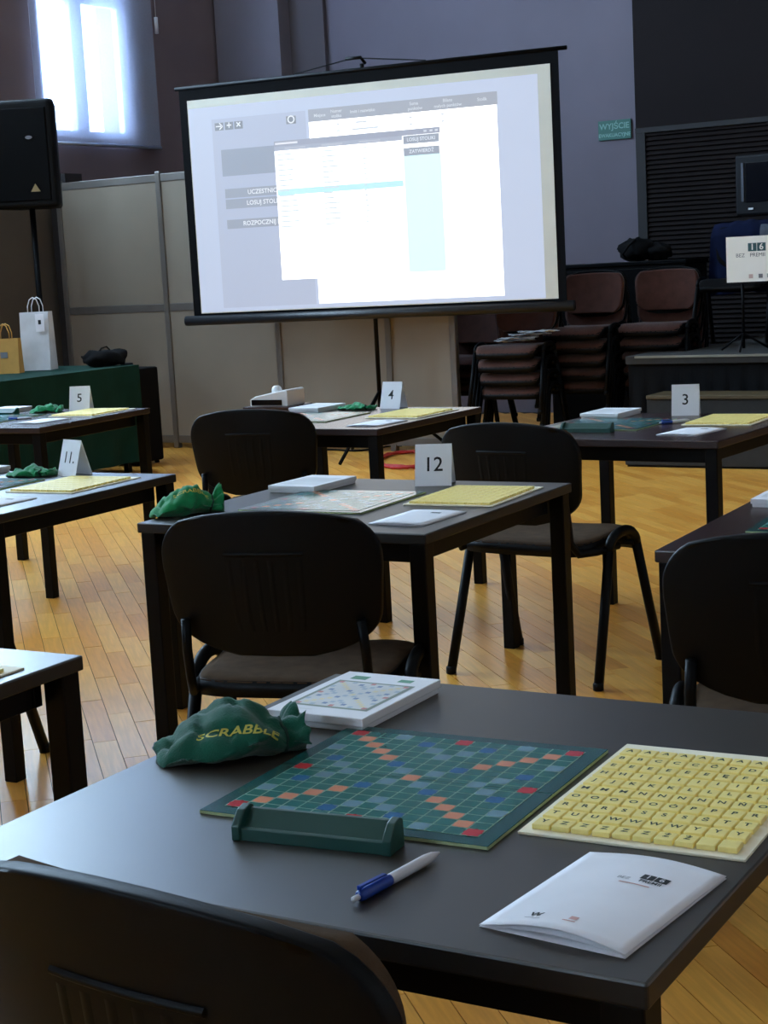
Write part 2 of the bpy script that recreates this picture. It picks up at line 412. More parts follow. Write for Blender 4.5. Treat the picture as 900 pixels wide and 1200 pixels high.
# roller blind in front of the first window
def blind(B0, B1, label):
    bl = thing('roller_blind', label, 'blind'); bl.rotation_euler = RR
    MB().box(S1_MIN + .050, S1_MIN + .052, B0, B1, 2.47, 6.38).build('fabric', M_BLIND, bl)
    MB().tube([(S1_MIN + .051, B0, 2.46), (S1_MIN + .051, B1, 2.46)], 0.014, 8).build('bottom_bar', mat('pale_blind_bar', (170, 180, 200), 0.4, metal=0.3), bl, smooth=True)
    MB().tube([(S1_MIN + .06, B0 - .03, 6.41), (S1_MIN + .06, B1 + .03, 6.41)], 0.035, 12).build('roller', M_WINFRAME, bl, smooth=True)
    chn = MB(); chn.tube([(S1_MIN + .06, B1 + .045, 3.52), (S1_MIN + .06, B1 + .05, 6.4)], 0.004, 6)
    chn.tube([(S1_MIN + .06, B1 + .045, 3.44), (S1_MIN + .06, B1 + .045, 3.58)], 0.018, 8).build('pull_chain', M_WINFRAME, bl, smooth=True)
blind(10.20, 11.74, 'pale translucent roller blind glowing over the high window above the loudspeaker')

# pilasters on the back wall
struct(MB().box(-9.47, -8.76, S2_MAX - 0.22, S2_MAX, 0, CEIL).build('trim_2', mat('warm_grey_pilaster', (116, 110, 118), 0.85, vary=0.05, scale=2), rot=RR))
struct(MB().box(-8.76, -8.39, S2_MAX - 0.05, S2_MAX, 0, CEIL).build('trim_3', mat('darker_brown_pilaster', (84, 76, 80), 0.85, vary=0.05, scale=2), rot=RR))  # darker brown strip beside the grey pilaster
# dark cladding to the right of the grey wall, slatted below the rail
dk = struct(MB().box(-5.42, S1_MAX, S2_MAX - 0.06, S2_MAX, 2.32, CEIL).build('wall_panel_upper', M_DARKWALL, rot=RR))
sl = MB()
sl.box(-5.34, S1_MAX, S2_MAX - 0.03, S2_MAX, 0.0, 2.28)
zz = 0.05
while zz < 2.26:
    sl.prism([(S2_MAX - 0.065, zz), (S2_MAX - 0.03, zz), (S2_MAX - 0.03, zz + 0.030), (S2_MAX - 0.045, zz + 0.030)], 'x', -5.34, S1_MAX); zz += 0.038
struct(sl.build('wall_panel_lower', M_SLAT, rot=RR))
struct(MB().box(-5.42, S1_MAX, S2_MAX - 0.075, S2_MAX, 2.28, 2.32).build('trim_4', mat('near_black_rail', (22, 18, 19), 0.7), rot=RR))
struct(MB().box(-5.42, -5.34, S2_MAX - 0.07, S2_MAX, 0, 2.28).build('trim_5', mat('near_black_rail', (22, 18, 19), 0.7), rot=RR))
struct(MB().box(-9.44, -9.26, 10.26, 10.46, 0, 2.2).build('shadow_gap_strip', mat('dark_gap_shade', (46, 42, 44), 0.8), rot=RR))  # dark strip putting the shadow of the wall gap into its colour

# exit sign
ex = thing('exit_sign', 'green emergency exit sign on the grey wall beside the dark cladding', 'sign', room(-5.625, S2_MAX - 0.012, 2.33), ROOM)
MB().box(-.145, .145, -.006, .006, -.078, .078).build('sign_plate', M_EXIT, ex, bevel=0.002)
for s_, sz, zc in (('WYJŚCIE', 0.066, 0.028), ('EWAKUACYJNE', 0.040, -0.042)):
    link('lettering', text_mesh(s_, sz, M_EXIT_T, bold=0.001), ex, (0, -0.0075, zc), (PI / 2, 0, 0))

# ------------------------------------------------------------------ partition panels behind the screen
pt = thing('partition_wall', 'cream freestanding partition of tall panels behind the projection screen', 'partition')
pt.rotation_euler = RR
seams = [-9.28, -8.25, -7.21, -6.25, -5.72]
for k in range(4):
    a, b = seams[k] + 0.025, seams[k + 1] - 0.025
    MB().box(a, b, 10.185, 10.215, 1.13, 2.06).build('panel', M_PANEL, pt, bevel=0.003)
    MB().box(a, b, 10.185, 10.215, 0.10, 1.07).build('panel', M_PANEL, pt, bevel=0.003)
    MB().box(a, b, 10.180, 10.220, 1.07, 1.13).build('rail', M_ALU, pt, bevel=0.004)
    MB().box(a, b, 10.180, 10.220, 2.06, 2.12).build('rail', M_ALU, pt, bevel=0.004)
    MB().box(a, b, 10.180, 10.220, 0.04, 0.10).build('rail', M_ALU, pt, bevel=0.004)
for a in seams:
    MB().box(a - .025, a + .025, 10.175, 10.225, 0, 2.14).build('post', M_ALU, pt, bevel=0.008)

# ------------------------------------------------------------------ tables
TW, TD, TZ = 0.82, 0.83, 0.74
TABLES = {'A': (.199, 1.314, -.532, 'black', 'black square table in front carrying the large open game board'),
          '12': (.090, 3.690, -.526, 'black', 'black square table carrying the card reading twelve'),
          '11': (-1.039, 4.369, -.508, 'black', 'black square table carrying the card reading eleven'),
          '5': (-1.435, 7.000, -.460, 'brown', 'dark brown square table carrying the card reading five'),
          '4': (-.009, 6.150, -.553, 'brown', 'dark square table with brown edge carrying the card reading four'),
          '3': (1.060, 5.184, -.600, 'brown', 'dark brown square table carrying the card reading three'),
          '13': (1.262, 2.933, -.510, 'brown', 'dark brown square table cut by the right frame edge behind a chair'),
          'L': (-.918, 1.940, -.520, 'black', 'black square table cut by the left frame edge with only its corner showing')}
def table_parts(root, top, edge, leg):
    tm = MB().box(-TW, 0, 0, TD, TZ - 0.025, TZ).mesh('table_top', [top, edge], bevel=0.003)
    for p in tm.polygons:
        if p.normal.z < 0.3: p.material_index = 1
    link('table_top', tm, root)
    i, t, d = 0.05, 0.02, 0.052
    z0, z1 = TZ - 0.025 - d, TZ - 0.025
    for (x0, x1, y0, y1) in ((-TW + i, -i, i, i + t), (-TW + i, -i, TD - i - t, TD - i), (-TW + i, -TW + i + t, i + t, TD - i - t), (-i - t, -i, i + t, TD - i - t)):
        MB().box(x0, x1, y0, y1, z0, z1).build('apron', leg, root, bevel=0.002)
    L, ins = 0.042, 0.006
    for (x, y) in ((-ins - L, ins), (-TW + ins, ins), (-TW + ins, TD - ins - L), (-ins - L, TD - ins - L)):
        MB().box(x, x + L, y, y + L, 0.0, z1).build('leg', leg, root, bevel=0.003)
PROTO = {}
TROOT = {}
for key, (x, y, yaw, kind, label) in TABLES.items():
    if kind not in PROTO:
        r_ = thing('square_table', label, 'table', (x, y, 0), yaw, 'square game tables')
        table_parts(r_, *((M_BLACK_TOP, M_BLACK_EDGE, M_BLACK_METAL) if kind == 'black' else (M_BROWN_TOP, M_BROWN_EDGE, M_BLACK_METAL)))
        PROTO[kind] = r_
    else:
        r_ = copy_tree(PROTO[kind]); r_.location = (x, y, 0); r_.rotation_euler = (0, 0, yaw); tag(r_, label)
    TROOT[key] = r_
def on(key, a, b, z=0.0, dyaw=0.0):
    """World place on a table: a along the near edge from its right corner (negative), b away from it."""
    x, y, yaw = TABLES[key][:3]
    c, s = math.cos(yaw), math.sin(yaw)
    return Vector((x + a * c - b * s, y + a * s + b * c, TZ + z)), yaw + dyaw

# ------------------------------------------------------------------ chairs
def back_outline(b):
    """Half width of the back plate at height fraction b (0 bottom, 1 top)."""
    hw = 0.230 + 0.020 * min(1, b * 1.6)
    if b > 0.70:
        t = (b - 0.70) / 0.30; hw -= 0.100 * (1 - math.sqrt(max(0, 1 - t * t)))
    if b < 0.34:
        t = (0.34 - b) / 0.34; hw *= math.sqrt(max(0.0, 1 - (t ** 2.6) * 0.86))
    return hw
def back_pt(a, b, off):
    hw = back_outline(b)
    z = 0.515 + 0.328 * b - 0.012 * (a * a) * (b > .5) * ((b - .5) * 2)
    y = -0.235 - 0.052 * b + 0.040 * (a * hw / 0.24) ** 2 - 0.012 * math.sin(PI * b)
    return Vector((a * hw, y + off, z))
def chair_parts(root, pad):
    def plate(off0, off1, shrink, b0, b1):
        m = MB(); nu, nv = 20, 26
        bb = lambda v: b0 + (b1 - b0) * v
        m.grid(lambda u, v: back_pt((u * 2 - 1) * shrink, bb(v), off0), nu, nv)
        m.grid(lambda u, v: back_pt((u * 2 - 1) * shrink, bb(v), off1), nu, nv)
        w = nu + 1; o = w * (nv + 1)
        for i in range(nu):
            m.f.append((i, i + 1, o + i + 1, o + i)); m.mi.append(0)
            k = nv * w + i; m.f.append((k, k + 1, o + k + 1, o + k)); m.mi.append(0)
        for j in range(nv):
            k = j * w; m.f.append((k, k + w, o + k + w, o + k)); m.mi.append(0)
            k = j * w + nu; m.f.append((k, k + w, o + k + w, o + k)); m.mi.append(0)
        return m
    br = plate(-0.012, 0.010, 1.0, 0.0, 1.0).build('backrest', M_PLASTIC, root, smooth=True, bevel=0.004, bseg=2)
    pd = plate(0.011, 0.038, 0.93, 0.08, 0.94).build('back_pad', pad, root, smooth=True)
    # moulded grip panel with vertical ribs on the rear of the plate
    gp = MB()
    gp.grid(lambda u, v: back_pt((u * 2 - 1) * 0.36, 0.70 + 0.03 * v, -0.013 - 0.004 * math.sin(PI * v)), 8, 4)
    gp.build('grip_lip', M_PLASTIC, br, smooth=True)
    for k in range(6):
        a = -0.32 + 0.128 * k
        rb = MB(); rb.grid(lambda u, v: back_pt(a + 0.055 * (u - .5) * 2 * .5, 0.18 + 0.5 * v, -0.012 - 0.0012 * math.sin(PI * u)), 4, 6)
        rb.build('rib', M_PLASTIC, br, smooth=True)
    # seat pad and shell
    def seat_pt(u, v, top):
        x = (u * 2 - 1); y = (v * 2 - 1)
        k = 0.5
        hx = 0.236 * (1 - 0.06 * (1 - v)); hy = 0.215
        rx = x * hx * (1 - 0.10 * abs(y) ** 5); ry = y * hy * (1 - 0.10 * abs(x) ** 5)
        e = max(abs(x), abs(y)) ** 6
        z = 0.455 + 0.012 * (1 - x * x) * 0 - 0.016 * (1 - x * x) * (1 - y * y) + 0.012 * v
        if y > 0.5: z -= 0.05 * ((y - 0.5) / 0.5) ** 2
        return Vector((rx, ry - 0.005, z + (0.012 - 0.016 * e if top else -0.010 + 0.003 * e)))
    st = MB(); st.grid(lambda u, v: seat_pt(u, v, True), 16, 16); st.grid(lambda u, v: seat_pt(u, v, False), 16, 16)
    w = 17; o = w * w
    for i in range(16):
        for (p, q) in ((i, i + 1), (16 * w + i, 16 * w + i + 1), (i * w, i * w + w), (i * w + 16, i * w + w + 16)):
            st.f.append((p, q, o + q, o + p)); st.mi.append(0)
    st.build('seat', pad, root, smooth=True)
    sh = MB(); sh.grid(lambda u, v: seat_pt(u, v, False) * 1.0 + Vector((0, 0, 0.004)), 12, 12); sh.grid(lambda u, v: seat_pt(u, v, False) + Vector((0, 0, -0.034)), 12, 12)
    w = 13; o = w * w
    for i in range(12):
        for (p, q) in ((i, i + 1), (12 * w + i, 12 * w + i + 1), (i * w, i * w + w), (i * w + 12, i * w + w + 12)):
            sh.f.append((p, q, o + q, o + p)); sh.mi.append(0)
    sh.build('seat_shell', M_PLASTIC, root, smooth=True)
    # inverted-U side frames, one tube for each leg and the bent rail between
    for s in (-1, 1):
        for (fy, ty) in ((0.225, 0.105), (-0.215, -0.085)):
            lg = MB().tube([(s * .272, fy, 0.006), (s * .264, fy * .48 + ty * .52, .215), (s * .256, ty, .415)], 0.0150, 10, ry=0.0180).build('leg', M_BLACK_METAL, root, smooth=True)
            MB().lathe([(.013, 0), (.017, .002), (.017, .022), (.014, .026)], 12).build('foot_cap', M_PLASTIC, lg, smooth=True, loc=(s * .272, fy, 0))
        arc = [(s * .256, .105 * math.cos(t) + .01 * (1 - abs(math.cos(t))), .415 + .052 * math.sin(t)) for t in [PI * k / 12 for k in range(13)]]
        arc = [(x, (y if y > 0 else y * .085 / .105), z) for x, y, z in arc]
        MB().tube(arc, 0.0150, 10, ry=0.0180).build('side_rail', M_BLACK_METAL, root, smooth=True)
        MB().tube([(s * .256, -.02, .425), (s * .235, -.12, .420), (s * .215, -.205, .425), (s * .205, -.238, .465), (s * .205, -.248, .53), (s * .20, -.256, .60)], 0.0125, 10, ry=0.011).build('back_support', M_BLACK_METAL, root, smooth=True)
    for y in (.085, -.10):
        MB().tube([(-.256, y, .418), (.256, y, .418)], 0.010, 8).build('cross_bar', M_BLACK_METAL, root, smooth=True)
CH = []
def chair(proto, x, y, yaw, label, z=0.0, group=None, tilt=0.0):
    o = copy_tree(proto) if CH.count(proto) else proto
    CH.append(proto)
    o.location = (x, y, z); o.rotation_euler = (tilt, 0, yaw); tag(o, label, 'chair', group)
    return o
G = 'black stacking chairs at the game tables'
cp = thing('stacking_chair', 'x', 'chair'); chair_parts(cp, M_SEAT)
chair(cp, -.186, 3.765, -.27, 'black chair with brown seat drawn up to the table with the card reading twelve', group=G)
chair(cp, .540, 5.350, -.62, 'black chair behind the card reading twelve, tucked under the table with the card reading three', group=G)
chair(cp, -.400, 6.400, -.31, 'black chair with its back to the camera in front of the card reading four', group=G)
chair(cp, .815, 3.150, -.30, 'black chair cut by the right frame edge at the dark brown table', group=G)
chair(cp, -.074, 1.572, -.62, 'large black chair back in the bottom left corner at the nearest table', group=G)
chair(cp, -1.366, 4.600, -.50, 'black chair cut by the left frame edge at the table with the card reading eleven', group=G)

# stacks of padded chairs against the back
sp = thing('stacking_chair', 'x', 'chair'); chair_parts(sp, M_STACK)
ordn = ['bottom', 'second from the floor', 'third from the floor', 'fourth from the floor', 'fifth from the floor']
STACKS = [(-5.86, 10.66, 3, 'the low stack beside the cream partition', -.04), (-5.29, 10.36, 4, 'the stack carrying the loose papers', .05),
          (-4.95, 10.75, 5, 'the stack in front of the black rucksack', 0.0), (-4.47, 10.95, 5, 'the stack beside the stage', .03)]
for (s1, s2, n, where, dy) in STACKS:
    for k in range(n):
        pw = room(s1, s2 - 0.022 * k)
        nm = 'top' if k == n - 1 else ordn[k]
        chair(sp, pw.x, pw.y, ROOM + PI + dy, 'red-brown padded chair, %s in %s' % (nm, where), z=0.095 * k, group='chairs stacked by the stage')

# ------------------------------------------------------------------ things on the tables
def heightfield_project(me, fn, lift):
    """Drop flat lettering onto a curved sheet: z from fn(x, y)."""
    m2 = me.copy()
    for v in m2.vertices: v.co.z = fn(v.co.x, v.co.y) + lift
    return m2

# ---- game boards
BS, CELLS = 0.36, 15
PITCH_C = 0.0212; G0 = -PITCH_C * CELLS / 2
TWS = {(0, 0), (0, 7), (0, 14), (7, 0), (7, 14), (14, 0), (14, 7), (14, 14)}
DWS = {(i, i) for i in (1, 2, 3, 4, 7, 10, 11, 12, 13)} | {(i, 14 - i) for i in (1, 2, 3, 4, 10, 11, 12, 13)}
TLS = {(1, 5), (1, 9), (5, 1), (5, 5), (5, 9), (5, 13), (9, 1), (9, 5), (9, 9), (9, 13), (13, 5), (13, 9)}
DLS = {(0, 3), (0, 11), (2, 6), (2, 8), (3, 0), (3, 7), (3, 14), (6, 2), (6, 6), (6, 8), (6, 12), (7, 3), (7, 11), (8, 2), (8, 6), (8, 8), (8, 12),
       (11, 0), (11, 7), (11, 14), (12, 6), (12, 8), (14, 3), (14, 11)}
def cell_kind(i, j):
    return 2 if (i, j) in TWS else 3 if (i, j) in DWS else 4 if (i, j) in TLS else 5 if (i, j) in DLS else 1
def board_meshes():
    h = BS / 2; out = []
    for s in (0, 1):
        y0, y1 = (-h, -0.0006) if s == 0 else (0.0006, h)
        m = MB().box(-h, h, y0, y1, 0.0, 0.0048).mesh('board_half', [M_BOARD, M_BOARD_EDGE], bevel=0.0006, bseg=1)
        for p in m.polygons:
            if abs(p.normal.z) < 0.3: p.material_index = 1
        out.append(m)
    pr = MB()
    z = 0.0052
    for s in (0, 1):
        y0, y1 = (G0, -0.0006) if s == 0 else (0.0006, -G0)
        pr.add([(G0 - .0006, y0, z), (-G0 + .0006, y0, z), (-G0 + .0006, y1, z), (G0 - .0006, y1, z)], [(0, 1, 2, 3)], 0)
    g = 0.00095; z = 0.0055
    for i in range(CELLS):
        for j in range(CELLS):
            x0, y0 = G0 + i * PITCH_C + g, G0 + j * PITCH_C + g
            x1, y1 = x0 + PITCH_C - 2 * g, y0 + PITCH_C - 2 * g
            k = cell_kind(i, j)
            if k in (2, 3, 4, 5):                                    # premium squares carry small points on their sides
                cx, cy = (x0 + x1) / 2, (y0 + y1) / 2; e = 0.0016 if k != 3 else 0.001
                q = 0.0035
                pts = [(x0, y0), (cx - q, y0), (cx, y0 - e), (cx + q, y0), (x1, y0), (x1, cy - q), (x1 + e, cy), (x1, cy + q), (x1, y1), (cx + q, y1), (cx, y1 + e), (cx - q, y1), (x0, y1), (x0, cy + q), (x0 - e, cy), (x0, cy - q)]
                pr.add([(a, b, z + .0002) for a, b in pts], [tuple(range(16))], k)
            else:
                if j == 7:
                    pr.add([(x0, y0, z), (x1, y0, z), (x1, -0.0008, z), (x0, -0.0008, z)], [(0, 1, 2, 3)], k)
                    pr.add([(x0, 0.0008, z), (x1, 0.0008, z), (x1, y1, z), (x0, y1, z)], [(0, 1, 2, 3)], k)
                else:
                    pr.add([(x0, y0, z), (x1, y0, z), (x1, y1, z), (x0, y1, z)], [(0, 1, 2, 3)], k)
    return out, pr.mesh('printed_grid', [M_LINE, M_CELL, M_TW, M_DW, M_TL, M_DL])
BOARD_H, BOARD_P = board_meshes()
def board(loc, yaw, label):
    r_ = thing('game_board', label, 'game board', loc, yaw, 'open word game boards')
    link('board_half', BOARD_H[0], r_); link('board_half', BOARD_H[1], r_); link('printed_grid', BOARD_P, r_)
    return r_
board(Vector((.0153, 1.894, TZ)), math.radians(-28.2), 'open green word game board in the middle of the nearest table')
for key, a, b, lab in (('12', -.490, .405, 'pale shining game board on the table with the card reading twelve'), ('11', -.540, .462, 'green game board cut by the left frame edge beside the card reading eleven'),
                       ('5', -.560, .370, 'green game board cut by the left frame edge beside the card reading five'), ('4', -.560, .395, 'bluish shining game board on the table with the card reading four'),
                       ('3', -.585, .425, 'green game board behind the rack on the table with the card reading three'), ('13', -.526, .422, 'dark game board at the right frame edge on the brown table')):
    p, yw = on(key, a, b); board(p, yw + .03, lab)

# ---- tile trays and letter tiles
LETTERS = []
for ch, n in (('A', 9), ('Ą', 1), ('B', 2), ('C', 3), ('Ć', 1), ('D', 3), ('E', 7), ('Ę', 1), ('F', 1), ('G', 2), ('H', 2), ('I', 8), ('J', 2), ('K', 3), ('L', 3), ('Ł', 2), ('M', 3), ('N', 5), ('Ń', 1), ('O', 6), ('Ó', 1),
              ('P', 3), ('R', 4), ('S', 4), ('Ś', 1), ('T', 3), ('U', 2), ('W', 4), ('Y', 4), ('Z', 5), ('Ź', 1), ('Ż', 1), ('', 2)):
    LETTERS += [ch] * n
TRW, TRD = 0.247, 0.337
TILE = MB().box(-.0102, .0102, -.0118, .0118, 0, .0060).mesh('letter_tile', M_TILE, bevel=0.0012, bseg=2)
TILE_LO = MB().box(-.0102, .0102, -.0118, .0118, 0, .0060).mesh('letter_tile', M_TILE)
TRAY = MB().box(-TRW / 2, TRW / 2, -TRD / 2, TRD / 2, 0, 0.0032).mesh('tile_tray', M_TRAY, bevel=0.0006, bseg=1)
ORD = ['first', 'second', 'third', 'fourth', 'fifth', 'sixth', 'seventh', 'eighth', 'ninth', 'tenth']
FAR_TILES = MB()
def tray(loc, yaw, label, where, detail):
    t = link('tile_tray', TRAY, None, loc, (0, 0, yaw)); tag(t, label, 'tray', 'cream tile trays')
    px, py = 0.0226, 0.0297
    c, s = math.cos(yaw), math.sin(yaw)
    rng = random.Random(where)
    for row in range(10):
        for k in range(10):
            x = (k - 4.5) * px; y = (4.5 - row) * py - .012
            wx, wy = loc.x + x * c - y * s, loc.y + x * s + y * c
            if detail == 0:
                q = math.cos(yaw), math.sin(yaw); o = len(FAR_TILES.v)
                FAR_TILES.box(-.0102, .0102, -.0118, .0118, 0, .0060)
                for i in range(o, o + 8):
                    v = FAR_TILES.v[i]; FAR_TILES.v[i] = (wx + v[0] * c - v[1] * s, wy + v[0] * s + v[1] * c, loc.z + .0032 + v[2])
                continue
            ch = LETTERS[row * 10 + k]
            o = link('letter_tile', TILE if detail == 2 else TILE_LO, None, (wx, wy, loc.z + 0.0033), (0, 0, yaw + rng.uniform(-.04, .04)))
            if detail == 2:
                what = ('yellow tile with the letter %s' % ch) if ch else 'blank yellow tile'
                tag(o, '%s, %s in the %s row of %s' % (what, ORD[k], ORD[row], where), 'tile', 'letter tiles in ' + where)
                if ch: link('letter', text_mesh(ch, 0.0125, M_TILE_INK, bold=0.0003), o, (0, 0.0008, 0.0062))
            else:
                tag(o, 'small yellow tile, %s in the %s row of %s' % (ORD[k], ORD[row], where), 'tile', 'letter tiles in ' + where)
tray(Vector((.313, 1.785, TZ)), math.radians(-28.7), 'cream card tray full of yellow letter tiles on the nearest table', 'nearest tray', 2)
for key, a, b, dy, lab, where, det in (('12', -.155, .560, .04, 'cream tray of yellow tiles beside the card reading twelve', 'the tray by card twelve', 1), ('11', -.181, .560, .02, 'cream tray of yellow tiles beside the card reading eleven', 'the tray by card eleven', 1),
                                       ('5', -.175, .620, 0, 'cream tray of yellow tiles beside the card reading five', 'the 5 tray', 0), ('4', -.165, .545, 0, 'cream tray of yellow tiles beside the card reading four', 'the 4 tray', 0),
                                       ('3', -.200, .600, .07, 'cream tray of yellow tiles beside the card reading three', 'the 3 tray', 0), ('L', -.153, .553, 0, 'tray corner with yellow tiles at the left frame edge', 'the left tray', 0)):
    p, yw = on(key, a, b); tray(p, yw + dy, lab, where, det)
o = FAR_TILES.build('letter_tile_mass', M_TILE); tag(o, 'small yellow letter tiles filling the more distant trays', 'tiles', kind='stuff')

# ---- folded A5 leaflets
BW, BH = 0.150, 0.212
def leaf_h(x, y, amp):
    a = (x + BW / 2) / BW; b = (y + BH / 2) / BH
    return 0.0012 + amp * (math.sin(PI * min(1, a * 0.92)) ** 1.2 * (1 - 0.55 * b) + 0.25 * a * (1 - a) + 0.5 * (b ** 3) * a * (1 - a))
def leaflet(loc, yaw, label, amp, detail):
    r_ = thing('folded_leaflet', label, 'leaflet', loc, yaw, 'folded white leaflets')
    def sheet(am, dz, sc):
        m = MB(); nu, nv = (14, 14) if detail else (6, 6)
        f = lambda u, v, z: Vector(((u - .5) * BW * sc, (v - .5) * BH * sc, leaf_h((u - .5) * BW, (v - .5) * BH, am) + dz + z))
        m.grid(lambda u, v: f(u, v, 0), nu, nv); m.grid(lambda u, v: f(u, v, .0004), nu, nv)
        w = nu + 1; o = w * (nv + 1)
        for i in range(nu):
            for (p, q) in ((i, i + 1), (nv * w + i, nv * w + i + 1)): m.f.append((p, q, o + q, o + p)); m.mi.append(0)
        for j in range(nv):
            for (p, q) in ((j * w, j * w + w), (j * w + nu, j * w + w + nu)): m.f.append((p, q, o + q, o + p)); m.mi.append(0)
        return m
    sheet(0.0, -.001, 1.0).build('page', M_PAPER, r_, smooth=True)
    sheet(amp * .5, .0001, .992).build('page', M_PAPER, r_, smooth=True)
    cv = sheet(amp, .0006, 1.0).build('cover', M_PAPER, r_, smooth=True)
    hf = lambda x, y: leaf_h(x, y, amp) + .0012
    def pr(me, name='print'):
        m2 = me; o = link(name, m2, cv); return o
    if not detail:
        m = MB(); m.box(.004, .030, .052, .062, hf(.017, .057) + .0001, hf(.017, .057) + .0004); m.build('print', M_INK, cv); return r_
    def rect_m(x0, x1, y0, y1, mt, name):
        m = MB(); m.grid(lambda u, v: Vector((x0 + (x1 - x0) * u, y0 + (y1 - y0) * v, hf(x0 + (x1 - x0) * u, y0 + (y1 - y0) * v) + .00015)), 4, 3)
        m.build(name, mt, cv)
    def word(s, size, cx, cy, mt, bold=0.0, lift=.0004):
        me = text_mesh(s, size, mt, bold).copy()
        for v in me.vertices: v.co.x += cx; v.co.y += cy
        link('lettering', heightfield_project(me, hf, lift), cv)
    rect_m(.012, .0255, .046, .058, M_INK, 'logo_square'); rect_m(.0265, .040, .046, .058, M_INK, 'logo_square')
    word('1', .0115, .0188, .052, M_PAPER, .0001); word('6', .0115, .0332, .052, M_PAPER, .0001)
    word('BEZ', .008, -.002, .0405, M_INK_G); word('PREMII', .008, .026, .0405, M_INK, .0002)
    rect_m(-.002, .030, .029, .0315, M_INK_R, 'faint_line')
    word('W', .012, -.030, -.078, M_INK, .0004); rect_m(-.038, -.022, -.0865, -.0855, M_INK_G, 'faint_line')
    rect_m(.004, .012, -.079, -.072, M_INK_R, 'emblem'); rect_m(.000, .013, -.084, -.082, M_INK_R, 'faint_line')
    return r_
leaflet(Vector((.190, 1.496, TZ)), math.radians(-36.0), 'white folded leaflet with a printed 16 lying on the nearest table', .011, True)
for key, a, b, dy, lab in (('12', -.130, .205, -.04, 'white leaflet on the table with the card reading twelve'), ('11', -.175, .190, 0, 'white leaflet at the left frame edge near the card reading eleven'),
                           ('5', -.185, .250, -.05, 'white leaflet in front of the card reading five'), ('4', -.115, .190, -.02, 'white leaflet in front of the card reading four'), ('3', -.190, .235, -.08, 'white leaflet in front of the card reading three')):
    p, yw = on(key, a, b); leaflet(p, yw + dy, lab, .004, False)

# ---- white A5 instruction boxes with a printed board picture
XW, XD, XH = 0.152, 0.218, 0.020
def white_box(loc, yaw, label, detail, h=XH):
    r_ = thing('game_box', label, 'box', loc, yaw, 'flat white game boxes')
    MB().box(-XW / 2 + .003, XW / 2 - .003, -XD / 2 + .003, XD / 2 - .003, 0, h * .55).build('box_base', M_CARD, r_, bevel=0.001, bseg=1)
    ld = MB().box(-XW / 2, XW / 2, -XD / 2, XD / 2, h * .42, h).build('box_lid', M_CARD, r_, bevel=0.001, bseg=1)
    z = h + .0003
    def rc(x0, x1, y0, y1, mt, dz=0, name='print'):
        m = MB(); m.add([(x0, y0, z + dz), (x1, y0, z + dz), (x1, y1, z + dz), (x0, y1, z + dz)], [(0, 1, 2, 3)]); m.build(name, mt, ld)
    k1 = mat('grey_green_print', (142, 152, 138), .6); k2 = mat('pale_print', (214, 214, 212), .6); k3 = mat('muted_green_print', (96, 150, 122), .6)
    if detail:
        rc(-.062, .062, -.075, .060, k1); rc(-.056, .056, -.069, .054, k2, .0002)
        m = MB(); n = 15; cw, chh = .112 / n, .123 / n
        for i in range(n):
            for j in range(n):
                k = cell_kind(i, j)
                if k == 1: continue
                x0, y0 = -.056 + i * cw, -.069 + j * chh
                m.add([(x0, y0, z + .0004), (x0 + cw, y0, z + .0004), (x0 + cw, y0 + chh, z + .0004), (x0, y0 + chh, z + .0004)], [(0, 1, 2, 3)], k - 2)
        m.build('board_picture', [mat('muted_red_print', (206, 140, 136), .6), mat('cream_print', (226, 214, 178), .6), mat('muted_blue_print', (132, 150, 178), .6), mat('pale_blue_print', (178, 190, 200), .6)], ld)
        rc(-.052, -.026, .070, .088, k3, name='green_patch'); rc(.024, .046, .074, .088, k3, name='green_patch')
        rc(-.04, -.015, -.0905, -.0885, k2, name='faint_line')
    else:
        rc(-.062, .062, -.075, .060, mat('very_pale_print', (214, 214, 216), .6))
    return r_
white_box(Vector((-.053, 2.241, TZ)), math.radians(-30.5), 'flat white box with a printed board picture at the far edge of the nearest table', True)
for key, a, b, dy, lab in (('12', -.700, .640, -.03, 'flat white box left of the card reading twelve'), ('11', -.735, .715, 0, 'flat white box at the left frame edge near the card reading eleven'),
                           ('5', -.730, .690, .05, 'flat white box left of the card reading five'), ('4', -.730, .700, 0, 'flat white box next to the green bag and card reading four'),
                           ('3', -.720, .710, .03, 'flat white box left of the card reading three'), ('13', -.715, .690, 0, 'flat white box cut by the right frame edge')):
    p, yw = on(key, a, b); white_box(p, yw + dy, lab, False)

# ---- number cards folded like tents
def tent(loc, yaw, num, label, w=0.100, h=0.112, d=0.066):
    r_ = thing('number_card', label, 'card', loc, yaw, 'folded number cards')
    L = math.hypot(d / 2, h); ang = math.atan2(h, d / 2)
    t = 0.0008
    def panel(sgn):
        n = Vector((0, -sgn * math.sin(ang), math.cos(ang)))
        b = Vector((0, sgn * 0 , 0))
        m = MB()
        y0 = 0.0 if sgn > 0 else d
        pts = [(-w / 2, y0, 0), (w / 2, y0, 0), (w / 2, d / 2, h), (-w / 2, d / 2, h)]
        nn = Vector((0, -h, d / 2)).normalized() if sgn > 0 else Vector((0, h, d / 2)).normalized()
        v = [Vector(p) for p in pts] + [Vector(p) - nn * t for p in pts]
        m.add(v, [(0, 1, 2, 3), (7, 6, 5, 4), (0, 4, 5, 1), (1, 5, 6, 2), (2, 6, 7, 3), (3, 7, 4, 0)])
        return m
    fp = panel(1).build('front_panel', M_CARD, r_); panel(-1).build('rear_panel', M_CARD, r_)
    me = text_mesh(num, 0.056 if len(num) < 3 else 0.052, M_INK, bold=0.0004)
    tx = link('numeral', me, fp)
    mid = Vector((0, d / 4, h / 2)) + Vector((0, -h, d / 2)).normalized() * .0006
    tx.location = mid; tx.rotation_euler = (ang, 0, 0)
    return r_
